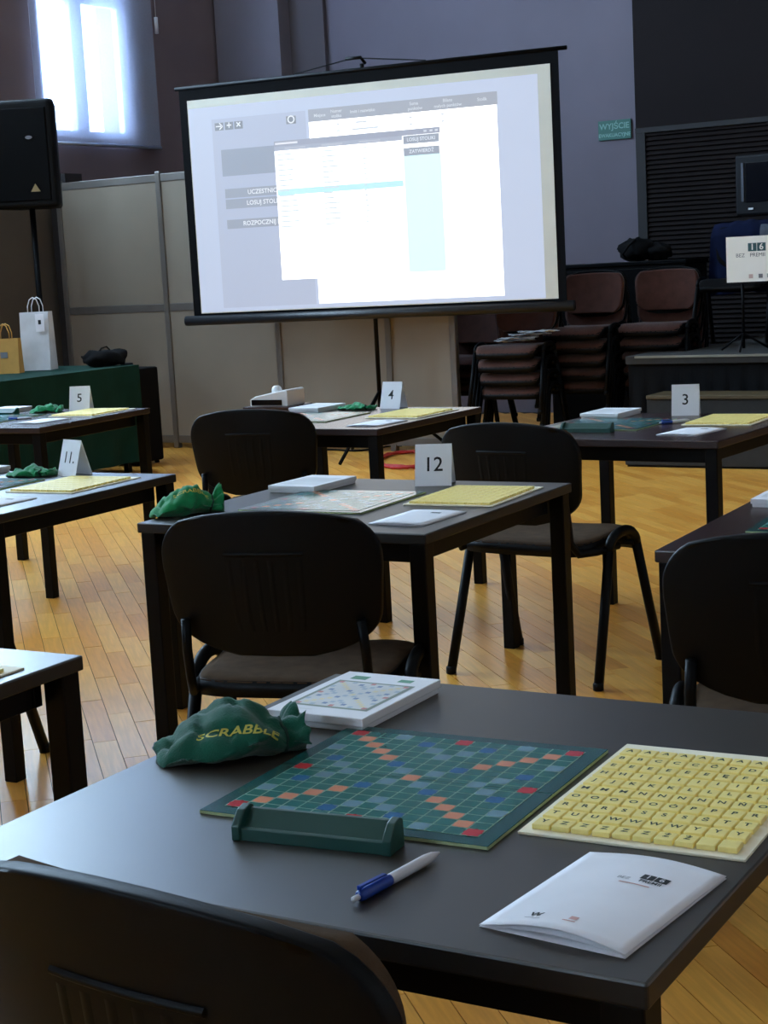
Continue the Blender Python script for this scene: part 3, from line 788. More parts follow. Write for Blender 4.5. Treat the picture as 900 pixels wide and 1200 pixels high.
tent(Vector((.138, 4.494, TZ)), math.radians(-12.8), '12', 'white folded card with the numeral twelve', w=.102)
for key, a, b, dy, num in (('11', -.355, .735, -.30, '11.'), ('5', -.340, .745, .30, '5'), ('4', -.400, .755, -.05, '4'), ('3', -.435, .740, .32, '3')):
    p, yw = on(key, a, b); tent(p, yw + dy, num, 'white folded card with the numeral %s' % dict(zip(('11', '5', '4', '3'), ('eleven', 'five', 'four', 'three')))[num.strip('.')])

# ---- tile racks
RACKP = [(-.0165, 0), (-.0165, .0135), (-.0125, .0150), (-.0085, .0125), (.009, .0290), (.0130, .0295), (.0155, .027), (.0155, 0)]
CAPP = [(-.0195, 0), (-.0195, .016), (-.012, .024), (-.004, .031), (.010, .0335), (.0175, .030), (.0185, 0)]
def rack(loc, yaw, label, L=0.188):
    r_ = thing('tile_rack', label, 'rack', loc, yaw, 'green tile racks')
    MB().prism(RACKP, 'x', -L / 2 + .009, L / 2 - .009).build('rack_body', M_RACK, r_, bevel=0.0008)
    for s in (-1, 1):
        MB().prism(CAPP, 'x', s * (L / 2 - .010), s * L / 2).build('end_cap', M_RACK, r_, bevel=0.0015)
    return r_
rack(Vector((-.090, 1.703, TZ)), math.radians(-24.2), 'dark green tile rack lying before the board on the nearest table')
p, yw = on('3', -.560, .200); rack(p, yw + .06, 'green tile rack before the board on the table with the card reading three')
p, yw = on('5', -.640, .560); rack(p, yw, 'green tile rack beside the white box near the card reading five', .16)

# ---- pens
def pen(tail, tip, label, group='ballpoint pens'):
    d = tip - tail; L = d.length
    r_ = thing('ballpoint_pen', label, 'pen', (tail.x, tail.y, tail.z + .0062), math.atan2(d.y, d.x), group)
    k = L / 0.146
    def lz(prof, name, mt, par=None):
        return MB().lathe([(r, z * k) for r, z in prof], 14).build(name, mt, par or r_, smooth=True, rot=(0, PI / 2, 0))
    lz([(.0022, 0), (.0030, .001), (.0030, .010), (.0026, .011)], 'push_button', M_PEN_W)
    lz([(.0040, .009), (.0056, .011), (.0060, .016), (.0060, .058), (.0056, .060)], 'sleeve', M_PEN_B)
    lz([(.0055, .058), (.0058, .062), (.0058, .120), (.0044, .134), (.0022, .142), (.0010, .146)], 'barrel', M_PEN_W)
    MB().prism([(.010 * k, .0055), (.010 * k, .0105), (.052 * k, .0095), (.054 * k, .0070), (.050 * k, .0075), (.016 * k, .0080)], 'y', -.0025, .0025).build('clip', M_PEN_B, r_, bevel=0.0006, bseg=1)
    return r_
pen(Vector((-.050, 1.520, TZ)), Vector((.038, 1.637, TZ)), 'blue and white ballpoint pen on the nearest table')
p, _ = on('3', -.40, .44); q, _ = on('3', -.335, .55); pen(p, q, 'dark ballpoint pen in front of the card reading three')
p, _ = on('5', -.42, .31); q, _ = on('5', -.31, .36); pen(p, q, 'small ballpoint pen beside the leaflet near the card reading five')

# ---- green drawstring bags
def bag(loc, yaw, label, lx, ly, lz, seed, mt, lettering=None, upright=False):
    r_ = thing('drawstring_bag', label, 'bag', loc, yaw, 'green drawstring bags')
    nu, nv = 44, 40
    def w(t):                                   # half-width: round toe, full belly, gathered neck, ruffle
        base = math.sqrt(max(0.0, 1 - ((0.46 - t) / 0.47) ** 2)) if t < .46 else 1 - .48 * min(1, (t - .46) / .40) ** 1.6
        return max(.03, base if t < .86 else .52 + (t - .86) / .14 * .20)
    def hgt(t):                                 # low toe, hump behind the middle, gathered end
        k = .50 + .50 * max(0, min(1, (t - .08) / .42)) ** 1.3
        return max(.03, min(1, w(t) * 1.15) * k)
    def shape(u, v):
        t = v; a = 2 * PI * u
        neck = max(0, (t - .66) / .34)
        fold = 1 + .05 * math.sin(a * 3 + seed + t * 5) + .05 * math.sin(a * 2 - t * 9 + seed * 2) + .13 * math.sin(a * 9 + seed) * neck
        y = ly * w(t) * math.cos(a) * fold
        sa = math.sin(a)
        z = lz * hgt(t) * (.42 + .58 * sa if sa > 0 else .42 + .42 * sa) * fold
        x = -lx + 2 * lx * t
        n = wob(Vector((x * 38 + seed, y * 38, z * 38))) * .0045 + wob(Vector((x * 90, y * 90 + seed, z * 90))) * .0022
        crease = -.007 * abs(math.sin(x * 42 + y * 55 + seed)) ** 8 - .005 * abs(math.sin(x * 75 - y * 30 + seed * 3)) ** 10
        return Vector((x + n.x, y + n.y + .010 * math.sin(t * 4 + seed), max(0.0004, z + n.z + crease * (sa > 0))))
    m = MB(); m.grid(shape, nu, nv, closed_u=True)
    m.f += [tuple(range(nu))[::-1], tuple(range(nv * nu, nv * nu + nu))]; m.mi += [0, 0]
    body = m.build('bag_body', mt, r_, smooth=True)
    cord = MB()
    ring = [shape(k / 24, .84) for k in range(25)]
    c0 = sum(ring, Vector()) / 25
    cord.tube([c0 + (p - c0) * 1.03 for p in ring], 0.0022, 6, caps=False)
    cord.build('drawstring', mat('dark_green_cord', (16, 54, 44), .8), r_, smooth=True)
    if lettering:
        me = body.data; bvh = BVHTree.FromPolygons([v.co for v in me.vertices], [tuple(p.vertices) for p in me.polygons])
        for (s_, size, cx, cy, ang) in lettering:
            t = text_mesh(s_, size, M_GOLD, bold=size * .02).copy()
            bm = bmesh.new(); bm.from_mesh(t); bmesh.ops.triangulate(bm, faces=bm.faces)
            bmesh.ops.subdivide_edges(bm, edges=[e for e in bm.edges if e.calc_length() > .003], cuts=2, use_grid_fill=True); bm.to_mesh(t); bm.free()
            ca, sa = math.cos(ang), math.sin(ang)
            for v in t.vertices:
                x, y = cx + v.co.x * ca - v.co.y * sa, cy + v.co.x * sa + v.co.y * ca
                # cast from the front above so that the print wraps the near flank
                dirv = Vector((0, .75, -.66)); org = Vector((x, y, 0.02)) - dirv * .3
                hit = bvh.ray_cast(org, dirv)
                v.co = (hit[0] + hit[1] * .0007) if hit[0] else Vector((x, y, .004))
            link('lettering', t, body)
    return r_
bag(Vector((-.214, 2.052, TZ)), math.radians(18), 'dark green drawstring bag with yellow lettering on the nearest table', .094, .066, .066, 1.3, M_CLOTH,
    [('SCRABBLE', .0230, .004, -.026, math.radians(-20))])
bag(Vector((-.505, 4.205, TZ)), math.radians(12), 'bright green drawstring bag on the left corner of the table with card reading twelve', .095, .055, .078, 4.1, M_CLOTH_B,
    [('SCRABBLE', .020, .012, .010, 0.0)])
for key, a, b, dy, lx, ly, lz, sd, lab in (('11', -.500, .735, .10, .090, .055, .032, 2.2, 'flat green bag left of the card reading eleven'), ('5', -.470, .665, .2, .080, .05, .040, 5.7, 'green bag left of the card reading five'),
                                           ('4', -.555, .730, .1, .09, .045, .028, 7.9, 'flat green bag left of the card reading four')):
    p, yw = on(key, a, b); bag(p, yw + dy, lab, lx, ly, lz, sd, M_CLOTH_B)

# ---- white wedge-shaped device on a small side table behind the 4 table
dv = Vector((-.455, 7.52, 0))
st = thing('side_table', 'small dark side table behind the table with the card reading four', 'table', dv, -.5)
MB().box(-.125, .125, -.10, .10, .715, .74).build('table_top', M_BROWN_TOP, st, bevel=.003)
for sx in (-1, 1):
    for sy in (-1, 1): MB().box(sx * .10 - .012, sx * .10 + .012, sy * .08 - .012, sy * .08 + .012, 0, .715).build('leg', M_BLACK_METAL, st, bevel=.002)
de = thing('label_printer', 'white wedge-shaped device with a round knob behind the chair near card reading four', 'device', dv + Vector((0, 0, .74)), -.5)
MB().prism([(-.10, 0), (-.10, .030), (-.07, .045), (.09, .075), (.10, .070), (.10, 0)], 'y', -.075, .075).build('device_body', M_WHITEP, de, bevel=.004)
MB().box(-.104, -.098, -.06, .06, .006, .026).build('dark_front', M_GLASSDARK, de)
MB().box(-.09, .07, -.078, -.0755, .006, .030).build('dark_front', M_GLASSDARK, de)
MB().lathe([(.001, .03), (.012, .029), (.020, .022), (.024, .010), (.024, 0)], 16).build('round_knob', M_WHITEP, de, smooth=True, loc=(0.0, 0, .058))

# ------------------------------------------------------------------ projection screen
SL, SRt = Vector((-1.315, 12.22, 0)), Vector((1.290, 11.02, 0))
sw = (SRt - SL).length; syaw = math.atan2((SRt - SL).y, (SRt - SL).x)
sc = thing('projection_screen', 'large black-framed tripod projection screen showing a bright program window', 'screen', (SL + SRt) / 2, syaw)
hw = sw / 2; ZB, ZT = 1.030, 2.625
FX0, FX1 = -hw + .075, hw - .065                      # fabric inside the black border
MB().box(-hw + .01, hw - .01, -.004, .004, ZB, ZT + .03).build('screen_border', mat('matt_black_screen_border', (7, 7, 9), .8, spec=.1), sc)
FZ0, FZ1 = ZB + .028, ZT - .055
MB().box(FX0, FX1, -.008, -.0045, FZ0, FZ1).build('screen_fabric', M_SCREENCLOTH, sc)
MB().tube([(-hw - .06, 0, ZB - .022), (hw + .04, 0, ZB - .022)], .036, 12).build('roller_case', mat('grey_black_screen_case', (26, 27, 31), .4), sc, smooth=True)
MB().tube([(-hw - .02, 0, ZT + .035), (hw + .05, 0, ZT + .035)], .014, 10).build('top_bar', M_BLACK_METAL, sc, smooth=True)
pole = MB().tube([(0, .06, .35), (0, .06, ZT + .08)], .016, 10).build('pole', M_BLACK_METAL, sc, smooth=True)
MB().tube([(-.09, .0, ZT + .115), (.02, .0, ZT + .115), (.03, .05, ZT + .08)], .012, 8).build('hanger_hook', M_BLACK_METAL, sc, smooth=True)
cw_ = MB(); cw_.tube([(-.5, 0, ZT + .05), (-.08, 0, ZT + .11)], .004, 6); cw_.tube([(.02, 0, ZT + .11), (.5, 0, ZT + .05)], .004, 6); cw_.build('hanger_cord', M_BLACK_METAL, sc)
for a in (20, 140, 260):
    t = math.radians(a)
    MB().tube([(0, .06, .46), (.52 * math.cos(t), .06 + .52 * math.sin(t), .012)], .012, 8).build('leg', M_BLACK_METAL, sc, smooth=True)
    MB().tube([(0, .06, .16), (.30 * math.cos(t), .06 + .30 * math.sin(t), .20)], .008, 6).build('brace', M_BLACK_METAL, sc, smooth=True)
PE = 0.82
fwid, fhei = FX1 - FX0, FZ1 - FZ0
_layer = [0]
fab = [c for c in sc.children if c.name.startswith('screen_fabric')][0]
def lit(name, u0, u1, v0, v1, rgb, strength, layer):
    y = -.0085 - .0004 * layer
    x0, x1, z0, z1 = FX0 + fwid * u0, FX0 + fwid * u1, FZ0 + fhei * v0, FZ0 + fhei * v1
    m = MB(); m.add([(x0, y, z0), (x1, y, z0), (x1, y, z1), (x0, y, z1)], [(0, 1, 2, 3)])
    return m.build(name, emit('projected_%d_%d_%d_%d' % (*rgb, int(strength * 100)), rgb, strength * PE), fab)
def lit_text(s, size, u, v, rgb, strength, layer, align='CENTER'):
    me = text_mesh(s, size, emit('projected_%d_%d_%d_%d' % (*rgb, int(strength * 100)), rgb, strength * PE), bold=size * .02, align=align)
    return link('lettering', me, fab, (FX0 + fwid * u, -.0085 - .0004 * layer, FZ0 + fhei * v), (PI / 2, 0, 0))
LG = (200, 212, 240); SB = (190, 200, 228); GR = (150, 158, 180); HD = (160, 164, 178); WH = (255, 255, 255)
lit('projected_image', 0.002, .968, .004, .962, LG, .95, 0)
lit('sidebar', .070, .345, .022, .903, SB, .90, 1)
lit('dark_box', .093, .30, .637, .760, (148, 158, 180), .95, 2)
for v0, v1, s_ in ((.535, .578, 'UCZESTNICY'), (.485, .529, 'LOSUJ STOLIKI'), (.392, .434, 'ROZPOCZNIJ PARTIĘ')):
    lit('button', .097, .30, v0, v1, (150, 158, 178), .98, 2)
    lit_text(s_, .044, .212 + .010 * (len(s_) > 15), (v0 + v1) / 2, (245, 248, 255), 1.0, 3)
for (u0, u1, s_) in ((.079, .105, '→'), (.109, .134, '+'), (.137, .162, '×'), (.289, .317, 'O')):
    lit('icon', u0, u1, .850, .885, (128, 136, 152), .85, 2)
    lit_text(s_, .075, (u0 + u1) / 2, .868, (245, 248, 255), 1.0, 3)
lit('table_sheet', .353, .862, .023, .906, WH, 2.0, 2)
lit('header_row', .353, .864, .850, .906, HD, 1.0, 3)
for u, v, s_ in ((.385, .876, 'Miejsce'), (.432, .888, 'Numer'), (.432, .866, 'stolika'), (.505, .878, 'Imię i nazwisko'), (.645, .888, 'Suma'), (.648, .866, 'punktów'), (.735, .888, 'Bilans'), (.735, .866, 'małych punktów'), (.825, .878, 'Stolik')):
    lit_text(s_, .030, u, v, (225, 230, 238), .95, 4)
for u, v, n in ((.435, .83, 1), (.435, .80, 1), (.50, .83, 4), (.51, .80, 9), (.635, .83, 1), (.635, .80, 1), (.72, .83, 1), (.72, .80, 1)):
    lit('table_entry', u - .004 * n, u + .004 * n, v - .004, v + .004, (214, 222, 230), 1.08, 3)
lit('popup_window', .250, .706, .140, .777, WH, 2.0, 5)
lit('popup_title_bar', .250, .711, .752, .777, (156, 160, 182), 1.0, 6)
lit('popup_header', .250, .609, .733, .752, (170, 176, 196), 1.0, 6)
lit('popup_title', .253, .318, .761, .770, (240, 240, 248), 1.0, 7)
for u in (.672, .688, .702): lit('popup_icon', u - .004, u + .004, .760, .769, (225, 228, 238), .95, 7)
for u in (.28, .385, .49): lit('popup_column_title', u, u + .06, .738, .746, (200, 204, 220), .9, 7)
lit('selected_row', .252, .607, .530, .557, (186, 236, 242), 1.2, 6)
rng = random.Random(5)
for k in range(15):
    v = .715 - .0235 * k
    for u, l in ((.257, .05), (.385, .045), (.50, .012)):
        lit('list_entry', u, u + l * rng.uniform(.5, 1.1), v - .003, v + .003, (216, 228, 234), 1.08, 7)
lit('cyan_column', .611, .711, .146, .662, (216, 248, 252), 1.28, 6)
for v0, v1, s_ in ((.714, .750, 'LOSUJ STOLIKI'), (.662, .697, 'ZATWIERDŹ')):
    lit('button', .612, .708, v0, v1, (150, 158, 176), 1.0, 7); lit_text(s_, .032, .660, (v0 + v1) / 2, (235, 240, 250), 1.0, 8)

# red and black cables on the floor below the screen
cb = MB(); rng = random.Random(9)
cx, cy = .17, 11.30
cb.tube([(cx + (.16 + .05 * rng.random()) * math.cos(t * .55) + .02 * math.sin(t), cy + (.42 + .08 * rng.random()) * math.sin(t * .55), .012 + .004 * (t % 3)) for t in range(48)], .009, 6)
tag(cb.build('red_cable', M_RED, smooth=True), 'coiled red cable on the floor beneath the projection screen', 'cable')
cb = MB(); cb.tube([(-1.1 + .06 * t, 12.15 + .10 * math.sin(t * .7), .008) for t in range(22)], .007, 6)
tag(cb.build('black_cable', M_BLACK_METAL, smooth=True), 'black cable trailing across the floor by the screen legs', 'cable')

# ------------------------------------------------------------------ loudspeaker on a stand
sk = Vector((-2.50, 12.60, 0))
ls = thing('speaker_stand', 'black tripod stand under the loudspeaker at the left frame edge', 'stand', sk, 0)
MB().tube([(0, 0, .3), (0, 0, 1.890)], .022, 10).build('pole', M_BLACK_METAL, ls, smooth=True)
for a in (90, 210, 330):
    t = math.radians(a); MB().tube([(0, 0, .75), (.5 * math.cos(t), .5 * math.sin(t), .012)], .014, 8).build('leg', M_BLACK_METAL, ls, smooth=True)
MB().tube([(0, 0, .70), (0, 0, .80)], .036, 10).build('collar', M_BLACK_METAL, ls, smooth=True)
lo = thing('loudspeaker', 'black loudspeaker box with a pale triangle badge on a stand at left', 'speaker', sk + Vector((.01, 0, 1.890)), -.10)
M_SPK = mat('black_speaker_shell', (8, 8, 9), .6, spec=.15, bump=.2, bscale=400)
MB().prism([(-.24, -.18), (.24, -.18), (.25, -.12), (.17, .20), (-.17, .20), (-.25, -.12)], 'z', 0, .78).build('cabinet', M_SPK, lo, bevel=.028, bseg=3)
MB().prism([(-.20, .05), (.20, .05), (.20, .72), (-.20, .72)], 'y', -.190, -.178).build('front_grille', mat('black_speaker_grille', (6, 6, 7), .8, spec=.1, bump=.6, bscale=300), lo, bevel=.008)
MB().prism([(.052, .115), (.122, .115), (.087, .172)], 'y', -.196, -.189).build('triangle_badge', mat('dull_gold_badge', (150, 130, 90), .5, metal=.3), lo)
MB().prism([(.035 + .026 * math.cos(2 * PI * k / 16) + .03, .505 + .013 * math.sin(2 * PI * k / 16)) for k in range(16)], 'y', -.195, -.189).build('oval_badge', mat('grey_badge', (110, 110, 116), .5), lo)

# ------------------------------------------------------------------ green-covered table with bags
g = thing('covered_table', 'long table under a dark green cloth below the loudspeaker', 'table', room(-7.9, 7.98), ROOM)
gx0, gx1, gy0, gy1, gz = -.38, .38, -.98, .95, .745
MB().box(gx0 + .02, gx1 - .02, gy0 + .02, gy1 - .02, .715, .738).build('table_top', M_BROWN_TOP, g, bevel=.003)
for x in (gx0 + .1, gx1 - .1):
    for y in (gy0 + .08, gy1 - .08): MB().box(x - .02, x + .02, y - .02, y + .02, 0, .715).build('leg', M_BLACK_METAL, g)
cl = MB(); cl.box(gx0, gx1, gy0, gy1, .739, gz)
per = [(gx0, gy0), (gx1, gy0), (gx1, gy1), (gx0, gy1), (gx0, gy0)]
pts = []
for k in range(4):
    a, b = Vector(per[k]), Vector(per[k + 1]); n = int((b - a).length / .04)
    nrm = Vector(((b - a).y, -(b - a).x)).normalized()
    for i in range(n): pts.append((a + (b - a) * i / n, nrm))
def drape(u, v):
    i = int(round(u * len(pts))) % len(pts); q, nrm = pts[i]
    off = (1 - v) * (.012 + .012 * math.sin(i * .9) + .008 * math.sin(i * .37))
    return Vector((q.x + nrm.x * off, q.y + nrm.y * off, .08 + (gz - .08) * v))
cl.grid(drape, len(pts), 6, closed_u=True)
tag(cl.build('tablecloth', M_GREEN_CLOTH, None, smooth=False, loc=g.location, rot=(0, 0, ROOM)), 'dark green cloth hanging to the floor over the long side table', 'tablecloth')
def paper_bag(loc, yaw, w_, d_, h_, mt, label, with_tag):
    r_ = thing('paper_bag', label, 'bag', loc, yaw, 'paper carrier bags')
    m = MB()
    q = [(-w_ / 2, -d_ / 2), (w_ / 2, -d_ / 2), (w_ / 2 + 0, 0), (w_ / 2, d_ / 2), (-w_ / 2, d_ / 2), (-w_ / 2, 0)]
    qt = [(-w_ / 2, -d_ / 2 * .55), (w_ / 2, -d_ / 2 * .55), (w_ / 2 - .012, 0), (w_ / 2, d_ / 2 * .55), (-w_ / 2, d_ / 2 * .55), (-w_ / 2 + .012, 0)]
    v = [(x, y, 0) for x, y in q] + [(x, y, h_) for x, y in qt]
    m.add(v, [(0, 1, 2, 3, 4, 5)] + [(i, (i + 1) % 6, 6 + (i + 1) % 6, 6 + i) for i in range(6)])
    m.build('bag_body', mt, r_)
    for s in (-1, 1):
        y = s * d_ / 2 * .5
        MB().tube([(-w_ * .2, y, h_ - .03), (-w_ * .2, y, h_ + .04), (-w_ * .12, y, h_ + .085), (0, y, h_ + .10), (w_ * .12, y, h_ + .085), (w_ * .2, y, h_ + .04), (w_ * .2, y, h_ - .03)], .004, 6).build('handle', mt, r_, smooth=True)
    if with_tag:
        tg = MB().box(.02, .085, -d_ / 2 * .78 - .012, -d_ / 2 * .78 - .010, h_ - .135, h_ - .015).build('gift_tag', M_PAPER, r_, rot=(0, 0, 0))
        MB().box(.042, .062, -d_ / 2 * .78 - .014, -d_ / 2 * .78 - .0122, h_ - .085, h_ - .055).build('emblem', M_INK, tg)
    else:
        MB().box(-.025, .025, -d_ / 2 * .8 - .004, -d_ / 2 * .8 - .002, h_ * .45, h_ * .62).build('emblem', M_INK_G, r_, rot=(0, 0, 0))
    return r_
GT = .7455
paper_bag(Vector((-2.330, 11.56, GT)), -.25, .215, .12, .40, mat('white_kraft_paper', (206, 206, 208), .8), 'white paper carrier bag with a tag on the green covered table', True)
paper_bag(Vector((-2.505, 11.33, GT)), -.15, .20, .10, .235, M_KRAFT, 'brown kraft paper bag cut by the left frame edge', False)
hb = thing('handbag', 'soft black handbag with a looped strap on the green covered table', 'bag', Vector((-1.875, 11.56, GT)), .55)
m = MB()
def lump(u, v, sx=.17, sy=.08, sz=.115, sd=0.0):
    a, b = 2 * PI * u, PI * (v - .5)
    p = Vector((sx * math.cos(b) * math.cos(a), sy * math.cos(b) * math.sin(a), sz * (.5 + .5 * math.sin(b))))
    n = wob(p * 24 + Vector((sd, 0, 0))) * .016 + wob(p * 60 + Vector((sd, 2, 0))) * .006
    return Vector((p.x + n.x, p.y + n.y, max(0, p.z + n.z * (0 if v < .1 else 1))))
m.grid(lambda u, v: lump(u, v), 28, 14, closed_u=True); m.build('bag_body', M_BLACK_CLOTH, hb, smooth=True)
MB().tube([(-.06, 0, .075), (-.02, .01, .125), (.02, .01, .135), (.05, 0, .10), (.03, 0, .085)], .006, 6).build('strap', M_BLACK_CLOTH, hb, smooth=True)
ec = thing('equipment_case', 'black upright case standing beyond the green covered table', 'case', Vector((-1.80, 12.05, 0)), ROOM)
MB().box(-.17, .17, -.14, .14, .02, .70).build('case_body', M_BLACK_CLOTH, ec, bevel=.015)
MB().tube([(-.06, 0, .70), (-.05, 0, .73), (.05, 0, .73), (.06, 0, .70)], .008, 6).build('handle', M_BLACK_METAL, ec, smooth=True)
for sx in (-1, 1):
    for sy in (-1, 1): MB().lathe([(.018, 0), (.020, .004), (.016, .021)], 10).build('foot', M_BLACK_METAL, ec, loc=(sx * .13, sy * .10, 0))

# ------------------------------------------------------------------ stage with steps, easel sign, chair and coat
sg = thing('stage_platform', 'low black-draped stage platform in front of the dark slatted wall', 'stage')
sg.rotation_euler = RR
MB().prism([(-4.43, 10.2), (1.5, 10.2), (1.5, 12.8), (-4.18, 12.8), (-4.18, 10.62), (-4.43, 10.62)], 'z', .60, .655).build('deck', M_STEP, sg, bevel=.006)
dr = MB()
dr.grid(lambda u, v: Vector((-4.42 + 5.9 * u, 10.225 + .014 * math.sin(u * 330) * (1 - v), .005 + .595 * v)), 400, 3)
dr.build('front_drape', M_BLACK_CLOTH, sg)
dr = MB(); dr.grid(lambda u, v: Vector((-4.405 + .012 * math.sin(u * 25) * (1 - v), 10.23 + .37 * u, .005 + .595 * v)), 30, 3); dr.build('side_drape', M_BLACK_CLOTH, sg)
dr = MB(); dr.grid(lambda u, v: Vector((-4.165, 10.62 + 2.16 * u, .005 + .595 * v)), 60, 3); dr.build('side_drape', M_BLACK_CLOTH, sg)
MB().box(-4.36, 1.5, 10.192, 10.199, .642, .657).build('edge_strip', mat('pale_edge_strip', (120, 116, 104), .6), sg)
s2_ = thing('stage_step', 'upper brown-edged step against the draped stage', 'step'); s2_.rotation_euler = RR
MB().box(-4.16, 1.2, 9.90, 10.19, 0, .40).build('step_body', M_STEP, s2_, bevel=.004)
MB().box(-4.16, 1.2, 9.888, 10.19, .40, .425).build('step_tread', M_STEP_W, s2_, bevel=.004)
s3_ = thing('stage_step', 'lower grey step standing on the parquet before the stage', 'step'); s3_.rotation_euler = RR
MB().box(-4.20, 1.0, 9.62, 9.885, 0.012, .24).build('step_body', M_STEP, s3_, bevel=.004)
MB().box(-4.20, 1.0, 9.612, 9.885, .24, .262).build('step_tread', M_STEP_W, s3_, bevel=.004)
MB().box(-4.19, .99, 9.63, 9.88, 0.0, .012).build('plinth', M_BLACK_METAL, s3_)

DZ = .655
es = thing('sign_stand', 'thin black stand on the stage holding the white sign with 16', 'stand', room(-3.62, 10.50, DZ), ROOM + .2)
MB().tube([(-.10, .03, .02), (-.10, .03, .60)], .010, 8).build('pole', M_BLACK_METAL, es, smooth=True)
for a in (30, 150, 270):
    t = math.radians(a); MB().tube([(-.10, .03, .12), (-.10 + .18 * math.cos(t), .03 + .18 * math.sin(t), .008)], .007, 6).build('leg', M_BLACK_METAL, es, smooth=True)
MB().box(-.16, .16, -.004, .016, .438, .449).build('ledge', M_BLACK_METAL, es)
M_SIGN = mat('white_sign_card', (248, 246, 238), .7, vary=.02)
sn = thing('placard', 'white placard printed with the number 16 standing on the stage stand', 'sign', room(-3.62, 10.50, DZ + .45), ROOM + .2)
MB().box(-.195, .195, -.004, .002, 0, .292).build('placard_sheet', M_SIGN, sn)
for k, ch in ((0, '1'), (1, '6')):
    x0 = -.055 + .058 * k
    MB().box(x0, x0 + .054, -.0055, -.0042, .195, .247).build('logo_square', M_INK_T, sn)
    link('lettering', text_mesh(ch, .055, M_SIGN, bold=.001), sn, (x0 + .027, -.006, .221), (PI / 2, 0, 0))
link('lettering', text_mesh('BEZ', .034, M_INK_G), sn, (-.105, -.0045, .170), (PI / 2, 0, 0))
link('lettering', text_mesh('PREMII', .034, mat('dark_grey_ink', (80, 84, 86), .7)), sn, (.005, -.0045, .170), (PI / 2, 0, 0))
for x, mt in ((-.04, mat('pale_pink_ink', (206, 176, 168), .7)), (.022, M_INK_G), (.075, mat('pale_grey_ink', (168, 168, 168), .7))):
    MB().box(x - .013, x + .013, -.0055, -.0042, .022, .048).build('emblem', mt, sn)

pc = room(-3.98, 11.15)
sgc = chair(cp, pc.x, pc.y, ROOM + PI, 'black chair standing on the stage beneath the navy coat', z=DZ + .001)
for ch in sgc.children:
    if ch.name.startswith(('seat', 'back_pad')) and ch.data.materials[0] == M_SEAT:
        ch.data = ch.data.copy(); ch.data.materials[0] = M_BLACK_CLOTH
co = thing('navy_coat', 'navy and slate coat draped over the chair back on the stage', 'coat', Vector((pc.x, pc.y, DZ)), ROOM + PI)
m = MB()
def coat(u, v):
    x = (u - .5) * .52; t = (v - .5) * 2
    fold = .012 * math.sin(u * 19) + .008 * math.sin(u * 41 + v * 5)
    y = -.262 + (.068 * math.copysign(1, t) * min(1, abs(t) * 5)) + fold * abs(t)
    z = .862 - .50 * abs(t) ** 1.15 - .02 * abs(u - .5) * 2 + .004 * math.sin(u * 30)
    return Vector((x * (1 + .12 * abs(t)), y, z))
m.grid(coat, 30, 24); m.build('coat_cloth', M_NAVY, co, smooth=True)
m = MB(); m.grid(lambda u, v: coat(.02 + .30 * u, .55 + .40 * v) + Vector((0, .012, .004)), 10, 12); m.build('lining', M_GREYCLOTH, co, smooth=True)
MB().lathe([(.001, 0), (.018, .002), (.022, .012), (.014, .022), (.001, .024)], 12).build('white_patch', M_WHITEP, co, smooth=True, loc=(-.10, -.155, .70))

# ------------------------------------------------------------------ monitor on the slatted wall, cabinet, rucksack, papers
tv = thing('wall_monitor', 'dark boxy monitor mounted on the slatted wall at the right frame edge', 'monitor', room(-4.10, S2_MAX - .45, 1.80), ROOM - .1)
MB().box(-.36, .36, -.02, .26, -.24, .22).build('monitor_shell', mat('dark_grey_monitor_shell', (20, 20, 23), .4, spec=.2), tv, bevel=.02)
MB().box(-.27, .27, -.026, -.0205, -.14, .16).build('monitor_glass', M_GLASSDARK, tv, bevel=.004)
for x0, x1 in ((-.305, -.285), (.285, .305)): MB().box(x0, x1, -.030, -.0205, -.13, .16).build('bezel_strip', mat('grey_bezel', (72, 74, 84), .4), tv)
MB().box(-.25, -.21, -.030, -.0205, -.195, -.180).build('badge', M_WHITEP, tv)
MB().tube([(0, .26, 0), (0, .42, -.02)], .03, 8).build('wall_bracket', M_BLACK_METAL, tv, smooth=True)

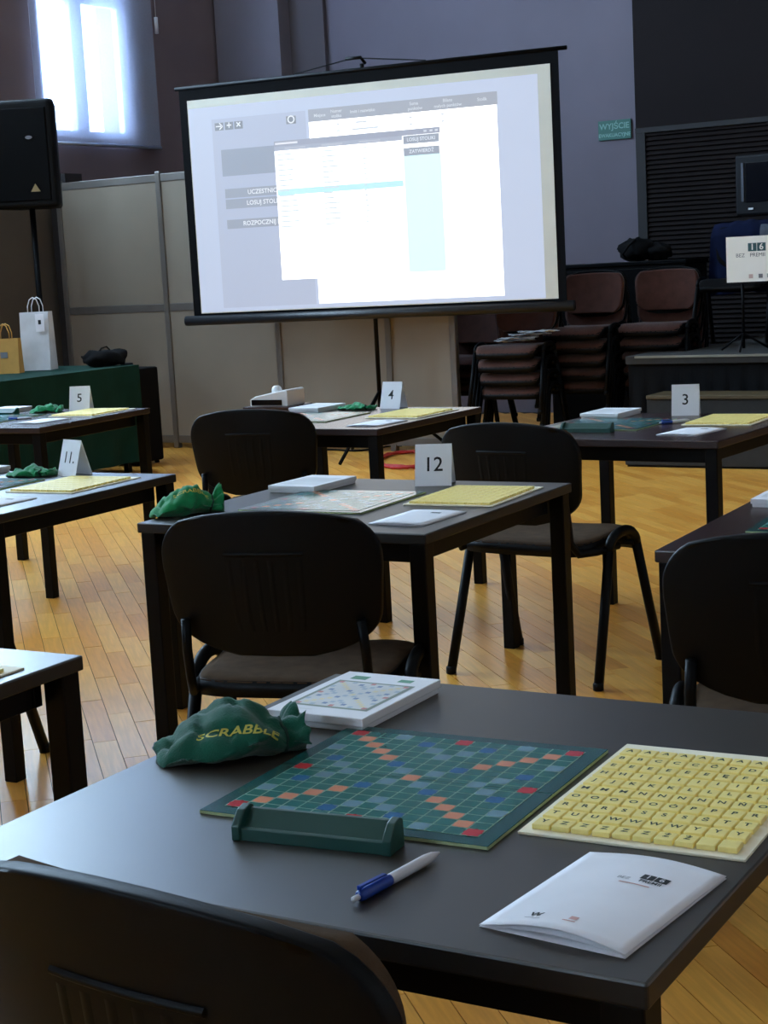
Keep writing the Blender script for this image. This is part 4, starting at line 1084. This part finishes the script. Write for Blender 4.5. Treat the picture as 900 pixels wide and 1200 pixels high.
bc = thing('black_cabinet', 'black cabinet standing behind the stacked chairs', 'cabinet', room(-5.05, 11.85), ROOM)
MB().box(-.62, .50, -.22, .22, .03, 1.235).build('cabinet_body', M_BLACK_CLOTH, bc, bevel=.006)
MB().box(-.63, .51, -.23, .23, 1.235, 1.262).build('cabinet_top', M_BLACK_METAL, bc, bevel=.004)
for x0, x1 in ((-.60, -.07), (-.05, .48)):
    d_ = MB().box(x0, x1, -.235, -.221, .06, 1.21).build('door', M_BLACK_METAL, bc, bevel=.003)
    MB().box(x1 - .04 if x0 < -.3 else x0 + .03, x1 - .03 if x0 < -.3 else x0 + .04, -.25, -.2355, .6, .72).build('handle', M_ALU, d_)
MB().box(-.58, .46, -.19, .19, 0, .03).build('plinth', M_BLACK_METAL, bc)
rk = thing('rucksack', 'black rucksack lying on top of the cabinet behind the chair stacks', 'bag', room(-4.93, 11.80, 1.263), ROOM + .1)
m = MB(); m.grid(lambda u, v: lump(u, v, .15, .12, .17, 3.0) + Vector((-.06, 0, 0)), 28, 14, closed_u=True); m.build('bag_body', M_BLACK_CLOTH, rk, smooth=True)
m = MB(); m.grid(lambda u, v: lump(u, v, .10, .10, .125, 8.0) + Vector((.10, 0, 0)), 20, 10, closed_u=True); m.build('side_pocket', M_BLACK_CLOTH, rk, smooth=True)
MB().tube([(-.12, -.10, .02), (-.14, -.135, .06), (-.09, -.13, .12), (-.05, -.09, .16)], .009, 6).build('strap', M_BLACK_CLOTH, rk, smooth=True)

# loose crumpled papers on the second stack
rng = random.Random(12)
M_NEWS = mat('crumpled_newsprint', (226, 228, 234), .8, vary=.75, scale=26)
pz = .476 + .095 * 3
for k in range(4):
    pw = room(-5.28 + .06 * k + rng.uniform(-.02, .02), 10.27 + rng.uniform(-.03, .03), pz + .020 * k)
    m = MB(); sd = k * 3.7
    def crum(u, v):
        n = wob(Vector((u * 9 + sd, v * 9, sd))).x * .006 + .004
        return Vector(((u - .5) * .26, (v - .5) * .19, .010 + n))
    m.grid(crum, 14, 10); m.grid(lambda u, v: crum(u, v) - Vector((0, 0, .0008)), 14, 10)
    tag(m.build('loose_paper', M_NEWS, None, loc=pw, rot=(0, 0, rng.uniform(-.8, .6))), ('crumpled patterned paper, %s, on the chair stack below the screen corner' % ('lowest and leftmost', 'second in the pile', 'third in the pile', 'topmost and rightmost')[k]), 'paper', 'crumpled papers on the chair stack')
